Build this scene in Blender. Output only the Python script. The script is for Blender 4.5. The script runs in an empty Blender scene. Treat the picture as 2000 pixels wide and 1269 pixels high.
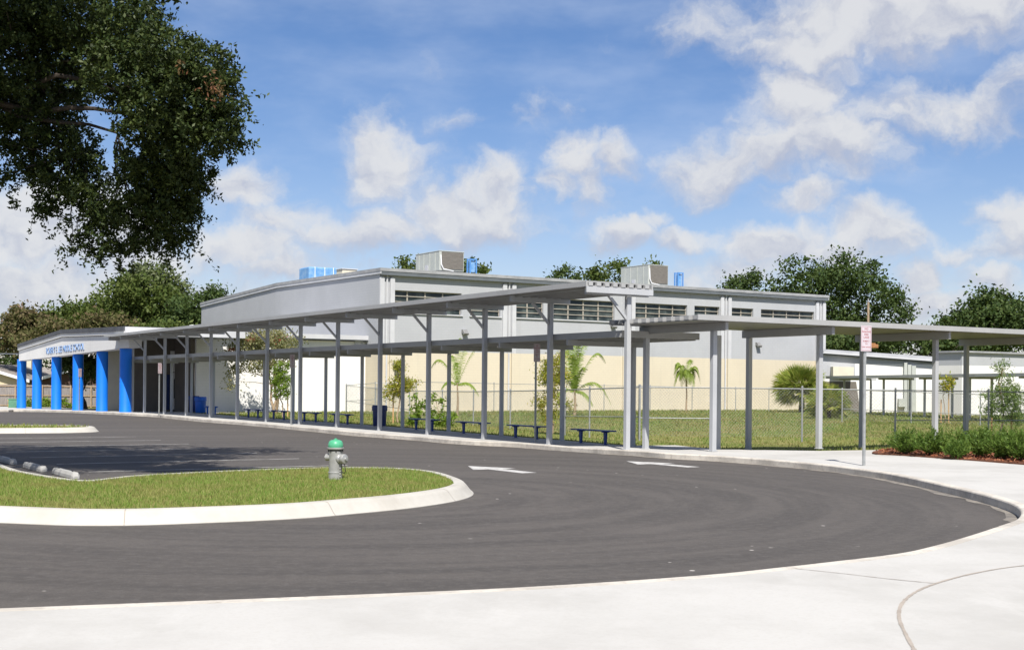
import bpy, bmesh, math, random
import numpy as np
from mathutils import Vector, Matrix
from mathutils.geometry import tessellate_polygon

random.seed(7)
rng = np.random.default_rng(11)
scene = bpy.context.scene
COL = scene.collection

# ------------------------------------------------------------------ site frame
F = 2540.0                      # focal length in photo pixels (2000 wide)
PX0, PY0 = 1000.0, 755.2        # where the level optical axis meets the picture
ROLL = 0.009
CAM = Vector((0, 0, 1.95))
T = Vector((-0.5265, 0.8502, 0))     # along the covered walkway, away
R = Vector((0.8502, 0.5265, 0))      # across it, towards the school
UP = Vector((0, 0, 1))
P0 = Vector((3.446, 38.9, 0))        # nearest tall post
F0 = Vector((5.79, 37.4, 0))         # first post of the side walkway


def lerp(x, xs, ys):
    return float(np.interp(x, xs, ys))


def drop(x, y):
    """the site falls away a little to the far left and behind the side walkway"""
    p = Vector((x, y, 0))
    s = (p - F0).dot(R)
    q = (p - F0).dot(T)
    d = max(0.0, min(q / 3.15, 1.3)) * lerp(s, [-9, -3, 0, 4.2, 9.4, 16, 40], [0, .03, .07, .17, .23, .2, .05])
    if q > 6:
        d *= lerp(q, [6, 25], [1.0, 0.35])
    t = (p - P0).dot(T)
    d += lerp(t, [50, 87, 110], [0, .41, .5]) * lerp(s, [-60, 4, 20], [1, 1, 0.2])
    return d


def at(px, py, y):
    a = (px - PX0) / F
    b = (PY0 - py) / F
    return Vector((CAM.x + (a - ROLL * b) * y, y, CAM.z + (ROLL * a + b) * y))


def zat(px, py, y):
    return at(px, py, y).z


def gnd(px, py, z0=0.0, sloped=True):
    y = 40.0
    for _ in range(30):
        p = at(px, py, 1.0)
        dz = p.z - CAM.z
        if dz > -1e-4:
            return at(px, py, 150)
        zz = z0 - (drop(p.x * y, y) if sloped else 0)
        y = 0.5 * y + 0.5 * min((zz - CAM.z) / dz, 200)
    p = at(px, py, y)
    return p


def gz(x, y, z0=0.0):
    return z0 - drop(x, y)


# ------------------------------------------------------------------ object helpers
def link(o, parent=None):
    COL.objects.link(o)
    if parent is not None:
        o.parent = parent
    return o


def tag(o, label, cat, group=None):
    o['label'] = label
    o['category'] = cat
    if group:
        o['group'] = group
    return o


def thing(name, label, cat, loc=(0, 0, 0), group=None):
    o = bpy.data.objects.new(name, None)
    o.empty_display_size = 0.3
    link(o)
    o.location = loc
    return tag(o, label, cat, group)


class MB:
    """collects faces, then links them as one mesh object"""

    def __init__(self):
        self.v = []
        self.f = []

    def quad(self, a, b, c, d):
        n = len(self.v)
        self.v += [tuple(a), tuple(b), tuple(c), tuple(d)]
        self.f.append((n, n + 1, n + 2, n + 3))

    def box(self, c, sx, sy, sz, ax=Vector((1, 0, 0)), ay=Vector((0, 1, 0)), az=UP):
        c = Vector(c)
        n = len(self.v)
        for k in (-1, 1):
            for j in (-1, 1):
                for i in (-1, 1):
                    self.v.append(tuple(c + ax * (i * sx / 2) + ay * (j * sy / 2) + az * (k * sz / 2)))
        for q in ((0, 2, 3, 1), (4, 5, 7, 6), (0, 1, 5, 4), (2, 6, 7, 3), (0, 4, 6, 2), (1, 3, 7, 5)):
            self.f.append(tuple(n + i for i in q))

    def bar(self, a, b, w, h=None, up=UP):
        a, b = Vector(a), Vector(b)
        h = h or w
        d = (b - a)
        L = d.length
        d.normalize()
        s = d.cross(up)
        if s.length < 1e-4:
            s = d.cross(Vector((1, 0, 0)))
        s.normalize()
        u = s.cross(d)
        self.box((a + b) / 2, L, w, h, d, s, u)

    def tube(self, pts, radii, n=8, cap=True):
        pts = [Vector(p) for p in pts]
        if not hasattr(radii, '__len__'):
            radii = [radii] * len(pts)
        base = len(self.v)
        ref = Vector((0.31, 0.17, 0.93))
        for i, p in enumerate(pts):
            d = pts[min(i + 1, len(pts) - 1)] - pts[max(i - 1, 0)]
            if d.length < 1e-6:
                d = Vector((0, 0, 1))
            d.normalize()
            rr = ref if abs(d.dot(ref)) < .95 else Vector((1, 0, 0))
            s = d.cross(rr).normalized()
            u = s.cross(d)
            for k in range(n):
                a = 2 * math.pi * k / n
                self.v.append(tuple(p + (s * math.cos(a) + u * math.sin(a)) * radii[i]))
        for i in range(len(pts) - 1):
            for k in range(n):
                k2 = (k + 1) % n
                self.f.append((base + i * n + k, base + i * n + k2, base + (i + 1) * n + k2, base + (i + 1) * n + k))
        if cap:
            self.f.append(tuple(base + k for k in reversed(range(n))))
            self.f.append(tuple(base + (len(pts) - 1) * n + k for k in range(n)))

    def lathe(self, prof, n=24, c=(0, 0, 0), ax=UP):
        c = Vector(c)
        ax = Vector(ax).normalized()
        rr = Vector((1, 0, 0)) if abs(ax.x) < .9 else Vector((0, 1, 0))
        s = ax.cross(rr).normalized()
        u = s.cross(ax)
        base = len(self.v)
        for r, z in prof:
            for k in range(n):
                a = 2 * math.pi * k / n
                self.v.append(tuple(c + ax * z + (s * math.cos(a) + u * math.sin(a)) * max(r, 1e-4)))
        for i in range(len(prof) - 1):
            for k in range(n):
                k2 = (k + 1) % n
                self.f.append((base + i * n + k, base + i * n + k2, base + (i + 1) * n + k2, base + (i + 1) * n + k))

    def prism(self, poly, vec):
        """extrude a polygon (list of points) along vec"""
        vec = Vector(vec)
        n = len(poly)
        b = len(self.v)
        poly = [Vector(p) for p in poly]
        self.v += [tuple(p) for p in poly] + [tuple(p + vec) for p in poly]
        for t in tessellate_polygon([poly]):
            self.f.append(tuple(b + i for i in t))
            self.f.append(tuple(b + n + i for i in reversed(t)))
        for i in range(n):
            j = (i + 1) % n
            self.f.append((b + i, b + j, b + n + j, b + n + i))

    def build(self, name, mat, parent=None, smooth=False, bevel=0.0, bseg=2):
        me = bpy.data.meshes.new(name)
        me.from_pydata(self.v, [], self.f)
        bm = bmesh.new()
        bm.from_mesh(me)
        if smooth:
            bmesh.ops.remove_doubles(bm, verts=bm.verts, dist=1e-5)
        bmesh.ops.recalc_face_normals(bm, faces=bm.faces)
        bm.to_mesh(me)
        bm.free()
        me.materials.append(mat)
        if smooth:
            me.polygons.foreach_set('use_smooth', [True] * len(me.polygons))
        o = bpy.data.objects.new(name, me)
        link(o)
        if parent is not None:
            o.parent = parent
            o.matrix_parent_inverse = Matrix.Translation(parent.location).inverted()
        if bevel > 0:
            m = o.modifiers.new('edge', 'BEVEL')
            m.width = bevel
            m.segments = bseg
            m.limit_method = 'ANGLE'
        if smooth:
            try:
                m = o.modifiers.new('es', 'EDGE_SPLIT')
                m.split_angle = math.radians(40)
            except Exception:
                pass
        return o


def np_mesh(name, verts, faces, mat, parent=None):
    """fast mesh from arrays; faces is (n,k)"""
    me = bpy.data.meshes.new(name)
    verts = np.asarray(verts, dtype=np.float32)
    faces = np.asarray(faces, dtype=np.int32)
    k = faces.shape[1]
    me.vertices.add(len(verts))
    me.vertices.foreach_set('co', verts.ravel())
    me.loops.add(faces.size)
    me.loops.foreach_set('vertex_index', faces.ravel())
    me.polygons.add(len(faces))
    me.polygons.foreach_set('loop_start', np.arange(0, faces.size, k, dtype=np.int32))
    me.polygons.foreach_set('loop_total', np.full(len(faces), k, dtype=np.int32))
    me.update(calc_edges=True)
    me.materials.append(mat)
    o = bpy.data.objects.new(name, me)
    link(o)
    if parent is not None:
        o.parent = parent
        o.matrix_parent_inverse = Matrix.Translation(parent.location).inverted()
    return o


def sheet(name, poly, z0, mat, step=3.0, skirt=0.0, sloped=True):
    """a ground sheet following the fall of the site"""
    bm = bmesh.new()
    pts = [(p[0], p[1], 0) for p in poly]
    vs = [bm.verts.new(p) for p in pts]
    for t in tessellate_polygon([[Vector(p) for p in pts]]):
        try:
            bm.faces.new([vs[i] for i in t])
        except ValueError:
            pass
    bmesh.ops.recalc_face_normals(bm, faces=bm.faces)
    bmesh.ops.dissolve_limit(bm, angle_limit=0.01, verts=[], edges=bm.edges)
    xs = [p[0] for p in pts]
    ys = [p[1] for p in pts]
    x = math.floor(min(xs) / step) * step + .013
    while x < max(xs):
        bmesh.ops.bisect_plane(bm, geom=bm.verts[:] + bm.edges[:] + bm.faces[:], plane_co=(x, 0, 0), plane_no=(1, 0, 0))
        x += step
    y = math.floor(min(ys) / step) * step + .017
    while y < max(ys):
        bmesh.ops.bisect_plane(bm, geom=bm.verts[:] + bm.edges[:] + bm.faces[:], plane_co=(0, y, 0), plane_no=(0, 1, 0))
        y += step
    bmesh.ops.triangulate(bm, faces=[f for f in bm.faces if len(f.verts) > 4])
    for v in bm.verts:
        v.co.z = z0 - (drop(v.co.x, v.co.y) if sloped else 0)
    for f in bm.faces:
        if f.normal.z < 0:
            f.normal_flip()
    if skirt > 0:
        be = [e for e in bm.edges if len(e.link_faces) == 1]
        r = bmesh.ops.extrude_edge_only(bm, edges=be)
        for g in r['geom']:
            if isinstance(g, bmesh.types.BMVert):
                g.co.z -= skirt
    bm.normal_update()
    me = bpy.data.meshes.new(name)
    bm.to_mesh(me)
    bm.free()
    me.materials.append(mat)
    o = bpy.data.objects.new(name, me)
    link(o)
    o['kind'] = 'structure'
    return o


def catmull(pts, n=6, closed=False):
    pts = [Vector(p) for p in pts]
    out = []
    N = len(pts)
    rngi = range(N if closed else N - 1)
    for i in rngi:
        if closed:
            p0, p1, p2, p3 = pts[(i - 1) % N], pts[i], pts[(i + 1) % N], pts[(i + 2) % N]
        else:
            p0, p1, p2, p3 = pts[max(i - 1, 0)], pts[i], pts[i + 1], pts[min(i + 2, N - 1)]
        for k in range(n):
            t = k / n
            out.append(0.5 * ((2 * p1) + (p2 - p0) * t + (2 * p0 - 5 * p1 + 4 * p2 - p3) * t * t + (3 * p1 - p0 - 3 * p2 + p3) * t ** 3))
    if not closed:
        out.append(pts[-1])
    return out


# ------------------------------------------------------------------ materials
def newmat(name):
    m = bpy.data.materials.new(name)
    m.use_nodes = True
    nt = m.node_tree
    for n in list(nt.nodes):
        nt.nodes.remove(n)
    out = nt.nodes.new('ShaderNodeOutputMaterial')
    b = nt.nodes.new('ShaderNodeBsdfPrincipled')
    nt.links.new(b.outputs[0], out.inputs[0])
    return m, nt, b, out


def nd(nt, typ, **kw):
    n = nt.nodes.new(typ)
    for k, v in kw.items():
        if k in ('operation', 'blend_type', 'data_type', 'noise_dimensions', 'feature', 'wave_type', 'bands_direction', 'mode', 'interpolation_type', 'musgrave_type', 'distance', 'vector_type'):
            setattr(n, k, v)
        else:
            n.inputs[k].default_value = v
    return n


def c4(c):
    return (c[0], c[1], c[2], 1)


def mixc(nt, fac, a, b, blend='MIX'):
    n = nt.nodes.new('ShaderNodeMixRGB')
    n.blend_type = blend
    for i, s in ((0, fac), (1, a), (2, b)):
        if isinstance(s, (int, float)):
            n.inputs[i].default_value = s
        elif isinstance(s, tuple):
            n.inputs[i].default_value = c4(s)
        else:
            nt.links.new(s, n.inputs[i])
    return n.outputs[0]


def noise(nt, scale, detail=5, rough=.6, vec=None, stretch=None):
    n = nd(nt, 'ShaderNodeTexNoise', Scale=scale, Detail=detail, Roughness=rough)
    if vec is None:
        tc = nt.nodes.new('ShaderNodeTexCoord')
        vec = tc.outputs['Object']
    if stretch:
        mp = nd(nt, 'ShaderNodeMapping')
        mp.inputs['Scale'].default_value = stretch
        nt.links.new(vec, mp.inputs[0])
        vec = mp.outputs[0]
    nt.links.new(vec, n.inputs['Vector'])
    return n.outputs['Fac']


def ramp(nt, fac, a, b, lo=0.0, hi=1.0):
    n = nd(nt, 'ShaderNodeMapRange')
    n.interpolation_type = 'SMOOTHSTEP'
    nt.links.new(fac, n.inputs['Value'])
    n.inputs['From Min'].default_value = a
    n.inputs['From Max'].default_value = b
    n.inputs['To Min'].default_value = lo
    n.inputs['To Max'].default_value = hi
    return n.outputs['Result']


def bump(nt, b, h, strength=.3, dist=.02):
    n = nd(nt, 'ShaderNodeBump', Strength=strength, Distance=dist)
    nt.links.new(h, n.inputs['Height'])
    nt.links.new(n.outputs[0], b.inputs['Normal'])


def surf(name, c1, c2=None, scale=3.0, rough=.6, metal=0.0, bumps=.1, bscale=None, stretch=None, spec=.4, dirt=None):
    m, nt, b, out = newmat(name)
    c2 = c2 or tuple(x * .82 for x in c1)
    n1 = noise(nt, scale, 6, .65, stretch=stretch)
    col = mixc(nt, ramp(nt, n1, .35, .7), c1, c2)
    if dirt:
        n3 = noise(nt, scale * .37, 5, .7, stretch=(1, 1, .25))
        col = mixc(nt, ramp(nt, n3, .52, .75, 0, .6), col, dirt)
    nt.links.new(col, b.inputs['Base Color'])
    b.inputs['Roughness'].default_value = rough
    b.inputs['Metallic'].default_value = metal
    b.inputs['Specular IOR Level'].default_value = spec
    if bumps:
        bump(nt, b, noise(nt, bscale or scale * 12, 3), bumps, .01)
    return m


def blockwork(m, amt=.10):
    nt = m.node_tree
    b = next(n for n in nt.nodes if n.type == 'BSDF_PRINCIPLED')
    src = b.inputs['Base Color'].links[0].from_socket
    tc = nt.nodes.new('ShaderNodeTexCoord')
    sp = nt.nodes.new('ShaderNodeSeparateXYZ')
    nt.links.new(tc.outputs['Object'], sp.inputs[0])
    dt = nt.nodes.new('ShaderNodeVectorMath')
    dt.operation = 'DOT_PRODUCT'
    nt.links.new(tc.outputs['Object'], dt.inputs[0])
    dt.inputs[1].default_value = tuple(R + T)
    cb = nt.nodes.new('ShaderNodeCombineXYZ')
    nt.links.new(dt.outputs['Value'], cb.inputs[0])
    nt.links.new(sp.outputs[2], cb.inputs[1])
    bk = nd(nt, 'ShaderNodeTexBrick')
    bk.inputs['Scale'].default_value = 1.0
    bk.inputs['Brick Width'].default_value = .4
    bk.inputs['Row Height'].default_value = .2
    bk.inputs['Mortar Size'].default_value = .012
    bk.inputs['Color1'].default_value = (1, 1, 1, 1)
    bk.inputs['Color2'].default_value = (1 - amt * .5, 1 - amt * .5, 1 - amt * .5, 1)
    bk.inputs['Mortar'].default_value = (1 - amt * 2.2, 1 - amt * 2.2, 1 - amt * 2.2, 1)
    nt.links.new(cb.outputs[0], bk.inputs['Vector'])
    col = mixc(nt, 1.0, src, bk.outputs['Color'], 'MULTIPLY')
    # long rain streaks
    st = noise(nt, 1.4, 5, .7, stretch=(1, 1, .07))
    col = mixc(nt, ramp(nt, st, .54, .76, 0, .16), col, (.30, .29, .27))
    nt.links.new(col, b.inputs['Base Color'])


def leafmat(name, cols, trans=.25, rough=.45, patch=None):
    m, nt, b, out = newmat(name)
    geo = nt.nodes.new('ShaderNodeNewGeometry')
    cr = nt.nodes.new('ShaderNodeValToRGB')
    els = cr.color_ramp.elements
    els[0].color = c4(cols[0])
    els[1].color = c4(cols[-1])
    els[0].position = 0
    els[1].position = 1
    for i, c in enumerate(cols[1:-1]):
        e = els.new((i + 1) / (len(cols) - 1))
        e.color = c4(c)
    nt.links.new(geo.outputs['Random Per Island'], cr.inputs[0])
    col = cr.outputs[0]
    if patch:
        tc = nt.nodes.new('ShaderNodeTexCoord')
        n1 = noise(nt, patch[1], 4, .6, vec=tc.outputs['Object'])
        col = mixc(nt, ramp(nt, n1, .42, .66, 0, patch[2]), col, patch[0])
    nt.links.new(col, b.inputs['Base Color'])
    b.inputs['Roughness'].default_value = rough
    b.inputs['Specular IOR Level'].default_value = .16
    if trans > 0:
        tr = nt.nodes.new('ShaderNodeBsdfTranslucent')
        bright = mixc(nt, .35, col, (.22, .3, .03))
        nt.links.new(bright, tr.inputs[0])
        mx = nt.nodes.new('ShaderNodeMixShader')
        mx.inputs[0].default_value = trans
        nt.links.new(b.outputs[0], mx.inputs[1])
        nt.links.new(tr.outputs[0], mx.inputs[2])
        nt.links.new(mx.outputs[0], out.inputs[0])
    return m


M = {}
M['metal'] = surf('painted_grey_metal', (.42, .43, .445), (.385, .395, .41), 1.2, .45, bumps=.03, dirt=(.27, .27, .26))
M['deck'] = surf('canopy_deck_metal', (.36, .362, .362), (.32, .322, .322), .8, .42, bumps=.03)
M['pan'] = surf('canopy_pan_shaded', (.215, .212, .205), (.185, .182, .175), .8, .5, bumps=.03)  # deck metal made darker: shade of the underside put into the colour
M['galv'] = surf('galvanised_steel', (.42, .43, .43), (.33, .34, .34), 9, .4, metal=.5, bumps=.05)
M['darksteel'] = surf('dark_pipe', (.06, .06, .065), (.04, .04, .045), 6, .5)
M['wallgrey'] = surf('grey_wall_paint', (.415, .425, .445), (.375, .385, .405), .22, .85, bumps=.12, bscale=9, dirt=(.36, .37, .385))
M['wallbeige'] = surf('beige_wall_paint', (.60, .538, .42), (.57, .508, .395), .25, .85, bumps=.12, bscale=9)
M['wallwhite'] = surf('white_wall_paint', (.76, .75, .73), (.71, .70, .68), .3, .85, bumps=.12, bscale=9, dirt=(.66, .65, .62))
for k_ in ('wallgrey', 'wallbeige', 'wallwhite'):
    blockwork(M[k_], .03)
M['trim'] = surf('trim_white', (.52, .525, .545), (.46, .465, .485), .7, .6, bumps=.05)
M['roof'] = surf('roof_membrane', (.33, .335, .345), (.24, .245, .255), .9, .8, bumps=.3, bscale=3)
M['roofdark'] = surf('roof_shingle', (.085, .09, .105), (.06, .065, .075), 1.3, .9, bumps=.4, bscale=4)
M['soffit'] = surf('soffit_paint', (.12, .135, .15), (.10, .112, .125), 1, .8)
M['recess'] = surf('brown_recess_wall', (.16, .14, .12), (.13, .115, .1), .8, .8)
M['blue'] = surf('blue_column_paint', (.004, .175, .74), (.004, .155, .66), .8, .5, bumps=.06)
M['navy'] = surf('navy_plastic', (.012, .03, .13), (.01, .022, .10), 3, .4)
M['benchblue'] = surf('blue_bench_coating', (.01, .045, .22), (.008, .035, .18), 4, .35)
M['brightblue'] = surf('bright_blue_plastic', (.01, .11, .5), (.01, .09, .42), 3, .4)
M['tarp'] = surf('blue_tarp', (.11, .28, .54), (.24, .40, .60), 2.2, .5, bumps=.5, bscale=5)
M['bluemetal'] = surf('blue_frame_paint', (.10, .27, .58), (.08, .22, .5), 2, .5)
M['acgrey'] = surf('unit_casing', (.44, .46, .43), (.40, .42, .39), 1.5, .5, bumps=.05)
M['accoil'] = surf('unit_coil', (.17, .155, .135), (.12, .11, .095), 3, .7, stretch=(1, 1, 6), bumps=.3)
M['cream'] = surf('cream_casing', (.62, .58, .46), (.56, .52, .42), 1, .7)
M['glass'] = None
M['bronze'] = surf('window_bar', (.36, .33, .28), (.31, .28, .24), 4, .55)
M['wood'] = surf('weathered_wood', (.27, .245, .23), (.17, .155, .145), 2.0, .9, stretch=(6, 6, .5), bumps=.3)
M['stake'] = surf('stake_wood', (.58, .36, .17), (.46, .28, .13), 3, .8)
M['bark'] = surf('bark', (.07, .055, .043), (.04, .032, .026), 4, .95, bumps=.8, bscale=14)
M['barkpale'] = surf('pale_bark', (.36, .27, .18), (.24, .18, .12), 4, .9, bumps=.5, bscale=14)
M['hydrant'] = surf('hydrant_silver', (.40, .40, .39), (.33, .33, .32), 9, .38, metal=.35, bumps=.15, bscale=40)
M['hydcap'] = surf('hydrant_green', (.085, .38, .215), (.07, .33, .18), 6, .38, bumps=.05)
M['blackmetal'] = surf('black_iron', (.02, .02, .02), (.03, .03, .03), 8, .5)
M['signwhite'] = surf('sign_face', (.52, .47, .50), (.49, .44, .47), 5, .45)
M['signred'] = surf('sign_red', (.36, .13, .14), (.33, .12, .13), 5, .45)
M['letterblue'] = surf('letter_blue', (.20, .33, .58), (.18, .30, .54), 2, .5)
M['marking'] = surf('road_paint', (.54, .53, .51), (.30, .29, .28), 5.0, .7, bumps=.1)
M['wornpaint'] = surf('worn_line_paint', (.5, .49, .47), (.24, .23, .215), 2.2, .8, bumps=.1)
M['joint'] = surf('joint_sealant', (.36, .315, .27), (.28, .245, .21), 3, .9)
M['dust'] = surf('gutter_dust', (.24, .215, .185), (.12, .11, .10), 2.5, .95, bumps=.4)
M['curbwhite'] = surf('island_kerb_concrete', (.46, .44, .40), (.405, .385, .345), 1.6, .85, bumps=.2, bscale=30, dirt=(.33, .30, .255))
M['stop'] = surf('wheel_stop_concrete', (.36, .355, .34), (.3, .295, .28), 2, .85)
M['housebeige'] = surf('house_beige', (.62, .52, .36), (.56, .47, .33), .6, .8)
M['housebrown'] = surf('house_brown', (.10, .06, .045), (.08, .05, .04), .6, .8)
M['houseroof'] = surf('house_roof', (.26, .235, .215), (.2, .18, .165), 1.4, .9, bumps=.3)
M['cloudwhite'] = surf('white_plastic', (.78, .78, .78), (.72, .72, .72), 2, .4)
M['lamp'] = surf('lamp_casing', (.22, .22, .22), (.17, .17, .17), 5, .5)
M['utilgreen'] = surf('utility_green', (.10, .25, .16), (.08, .2, .13), 2, .5)
M['yellow'] = surf('yellow_marker', (.68, .42, .04), (.6, .36, .03), 2, .5)
M['leaflitter'] = surf('dry_leaf', (.34, .16, .06), (.26, .12, .05), 5, .8)

# window glass: dark, reflective
m, nt, b, out = newmat('window_glass')
n1 = noise(nt, .8, 3)
nt.links.new(mixc(nt, ramp(nt, n1, .4, .65), (.022, .03, .028), (.075, .09, .083)), b.inputs['Base Color'])
b.inputs['Roughness'].default_value = .2
b.inputs['Specular IOR Level'].default_value = .35
M['glass'] = m

# asphalt: sweeping tyre arcs, pale grit
m, nt, b, out = newmat('asphalt')
tc = nt.nodes.new('ShaderNodeTexCoord')
sep = nt.nodes.new('ShaderNodeSeparateXYZ')
nt.links.new(tc.outputs['Object'], sep.inputs[0])


def mth(nt, op, a, bb=None):
    n = nt.nodes.new('ShaderNodeMath')
    n.operation = op
    for i, s in enumerate((a, bb)):
        if s is None:
            continue
        if isinstance(s, (int, float)):
            n.inputs[i].default_value = s
        else:
            nt.links.new(s, n.inputs[i])
    return n.outputs[0]


dx = mth(nt, 'SUBTRACT', sep.outputs[0], -3.0)
dy = mth(nt, 'SUBTRACT', sep.outputs[1], 23.0)
rad = mth(nt, 'SQRT', mth(nt, 'ADD', mth(nt, 'MULTIPLY', dx, dx), mth(nt, 'MULTIPLY', dy, dy)))
ang = mth(nt, 'ARCTAN2', dy, dx)
cmb = nt.nodes.new('ShaderNodeCombineXYZ')
nt.links.new(mth(nt, 'MULTIPLY', rad, 1.5), cmb.inputs[0])
nt.links.new(mth(nt, 'MULTIPLY', ang, 1.2), cmb.inputs[1])
arcs = noise(nt, 1.0, 6, .62, vec=cmb.outputs[0])
big = noise(nt, .16, 4, .6, vec=tc.outputs['Object'])
fine = noise(nt, 38, 4, .75, vec=tc.outputs['Object'])
col = mixc(nt, ramp(nt, arcs, .38, .64), (.067, .060, .0545), (.099, .088, .079))
col = mixc(nt, ramp(nt, big, .48, .72, 0, .6), col, (.118, .104, .094))
med = noise(nt, 7, 6, .75, vec=tc.outputs['Object'])
col = mixc(nt, ramp(nt, med, .42, .72, 0, .75), col, (.122, .111, .102))
col = mixc(nt, ramp(nt, noise(nt, 3.1, 5, .7, vec=tc.outputs['Object']), .5, .72, 0, .5), col, (.058, .053, .050))
col = mixc(nt, ramp(nt, fine, .35, .7, 0, .6), col, (.050, .046, .044))
spk = nd(nt, 'ShaderNodeTexVoronoi', Scale=1.7)
nt.links.new(tc.outputs['Object'], spk.inputs['Vector'])
spm = ramp(nt, spk.outputs['Distance'], .035, .065, 1, 0)
spn = ramp(nt, noise(nt, .9, 2, .5, vec=tc.outputs['Object']), .46, .56)
col = mixc(nt, mth(nt, 'MULTIPLY', mth(nt, 'MULTIPLY', spm, spn), .8), col, (.55, .52, .48))
nt.links.new(col, b.inputs['Base Color'])
b.inputs['Roughness'].default_value = .85
b.inputs['Specular IOR Level'].default_value = .3
bump(nt, b, fine, .35, .01)
M['asphalt'] = m

# concrete
m, nt, b, out = newmat('sidewalk_concrete')
n1 = noise(nt, .35, 6, .65)
n2 = noise(nt, 2.4, 5, .6, stretch=(1, .4, 1))
n3 = noise(nt, 30, 3, .6)
col = mixc(nt, ramp(nt, n1, .4, .68), (.455, .445, .425), (.385, .375, .355))
col = mixc(nt, ramp(nt, n2, .5, .75, 0, .5), col, (.485, .475, .455))
col = mixc(nt, ramp(nt, n3, .45, .7, 0, .25), col, (.37, .352, .322))
nt.links.new(col, b.inputs['Base Color'])
b.inputs['Roughness'].default_value = .9
b.inputs['Specular IOR Level'].default_value = .2
bump(nt, b, n3, .15, .01)
M['concrete'] = m

# kerb face
m, nt, b, out = newmat('kerb_concrete')
n1 = noise(nt, .8, 6, .7)
n2 = noise(nt, 9, 5, .7)
col = mixc(nt, ramp(nt, n1, .38, .66), (.55, .51, .45), (.37, .34, .30))
col = mixc(nt, ramp(nt, n2, .5, .72, 0, .6), col, (.25, .225, .195))
nt.links.new(col, b.inputs['Base Color'])
b.inputs['Roughness'].default_value = .9
bump(nt, b, n2, .3, .01)
M['kerb'] = m

# ground grass soil
def grassground(name, a, bcol, c, sc):
    m, nt, b, out = newmat(name)
    n1 = noise(nt, sc, 6, .65)
    n2 = noise(nt, sc * 14, 4, .7)
    col = mixc(nt, ramp(nt, n1, .38, .64), a, bcol)
    col = mixc(nt, ramp(nt, n2, .42, .7, 0, .7), col, c)
    nt.links.new(col, b.inputs['Base Color'])
    b.inputs['Roughness'].default_value = .95
    b.inputs['Specular IOR Level'].default_value = .1
    bump(nt, b, n2, .8, .05)
    return m


M['lawn'] = grassground('lawn_ground', (.16, .185, .05), (.23, .20, .08), (.12, .135, .04), .22)
M['farground'] = grassground('far_ground', (.1, .12, .035), (.13, .13, .05), (.07, .09, .025), .05)
M['islandsoil'] = grassground('island_ground', (.19, .185, .055), (.24, .2, .08), (.13, .13, .04), .6)
M['mulchsoil'] = surf('mulch_soil', (.16, .06, .03), (.09, .035, .02), 6, .95, bumps=1.0, bscale=16)
M['chip'] = leafmat('mulch_chips', [(.10, .03, .016), (.2, .07, .035), (.3, .13, .07), (.14, .05, .03)], trans=0, rough=.9)
M['blade'] = leafmat('lawn_blades', [(.095, .19, .03), (.165, .235, .048), (.25, .25, .09), (.12, .205, .036)], trans=.3, rough=.6,
                     patch=((.29, .23, .10), .35, .8))
M['islandblade'] = leafmat('island_blades', [(.11, .225, .028), (.185, .27, .047), (.31, .31, .115), (.135, .245, .034)], trans=.3, rough=.6,
                           patch=((.31, .255, .105), 1.3, .5))
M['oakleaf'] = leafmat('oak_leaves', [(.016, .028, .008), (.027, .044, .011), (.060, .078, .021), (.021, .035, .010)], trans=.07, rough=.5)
M['redleaf'] = leafmat('dead_oak_leaves', [(.17, .075, .04), (.12, .065, .03), (.09, .075, .03)], trans=.1)
M['fartree'] = leafmat('far_oak_leaves', [(.026, .050, .014), (.048, .078, .022), (.075, .105, .03), (.034, .06, .017)], trans=.15, rough=.6)
M['lefttree'] = leafmat('left_tree_leaves', [(.045, .075, .016), (.075, .105, .024), (.105, .13, .034), (.055, .082, .018)], trans=.2, rough=.6)
M['scrub'] = leafmat('scrub_leaves', [(.10, .085, .038), (.075, .085, .026), (.15, .11, .06), (.07, .085, .026)], trans=.2, rough=.7)
M['scrubpink'] = leafmat('dry_scrub_leaves', [(.22, .15, .11), (.16, .12, .07), (.11, .11, .045)], trans=.2, rough=.7)
M['palegreen'] = leafmat('pale_tree_leaves', [(.12, .15, .065), (.15, .17, .09), (.09, .125, .04)], trans=.25, rough=.6)
M['yellowleaf'] = leafmat('yellow_young_leaves', [(.37, .35, .04), (.29, .34, .045), (.42, .31, .055), (.23, .30, .04)], trans=.45, rough=.5)
M['greenleaf'] = leafmat('fresh_green_leaves', [(.16, .26, .035), (.22, .31, .045), (.12, .2, .03)], trans=.45, rough=.5)
M['myrtle'] = leafmat('myrtle_leaves', [(.27, .25, .14), (.2, .22, .09), (.32, .27, .15)], trans=.35, rough=.6)
M['redflower'] = leafmat('red_flowers', [(.4, .07, .05), (.33, .08, .07)], trans=.2)
M['palm'] = leafmat('palm_leaflets', [(.19, .28, .045), (.26, .33, .065), (.14, .21, .035)], trans=.4, rough=.45)
M['sabal'] = leafmat('fan_palm_blades', [(.18, .25, .045), (.26, .31, .06), (.36, .34, .09)], trans=.4, rough=.45)
M['shrub'] = leafmat('hedge_leaves', [(.06, .115, .02), (.095, .165, .03), (.15, .22, .045), (.08, .14, .025)], trans=.35, rough=.5)
M['cypress'] = leafmat('cypress_leaves', [(.15, .23, .055), (.2, .28, .075), (.11, .18, .045)], trans=.45, rough=.6)

# ------------------------------------------------------------------ camera, light, sky
cd = bpy.data.cameras.new('camera')
cam = bpy.data.objects.new('camera', cd)
link(cam)
cd.sensor_fit = 'HORIZONTAL'
cd.sensor_width = 36
cd.lens = F / 2000 * 36
cd.shift_y = (PY0 - 634.5) / 2000
cd.clip_start = .1
cd.clip_end = 6000
cam.location = CAM
cam.rotation_euler = (math.pi / 2, -ROLL, 0)
scene.camera = cam

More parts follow.
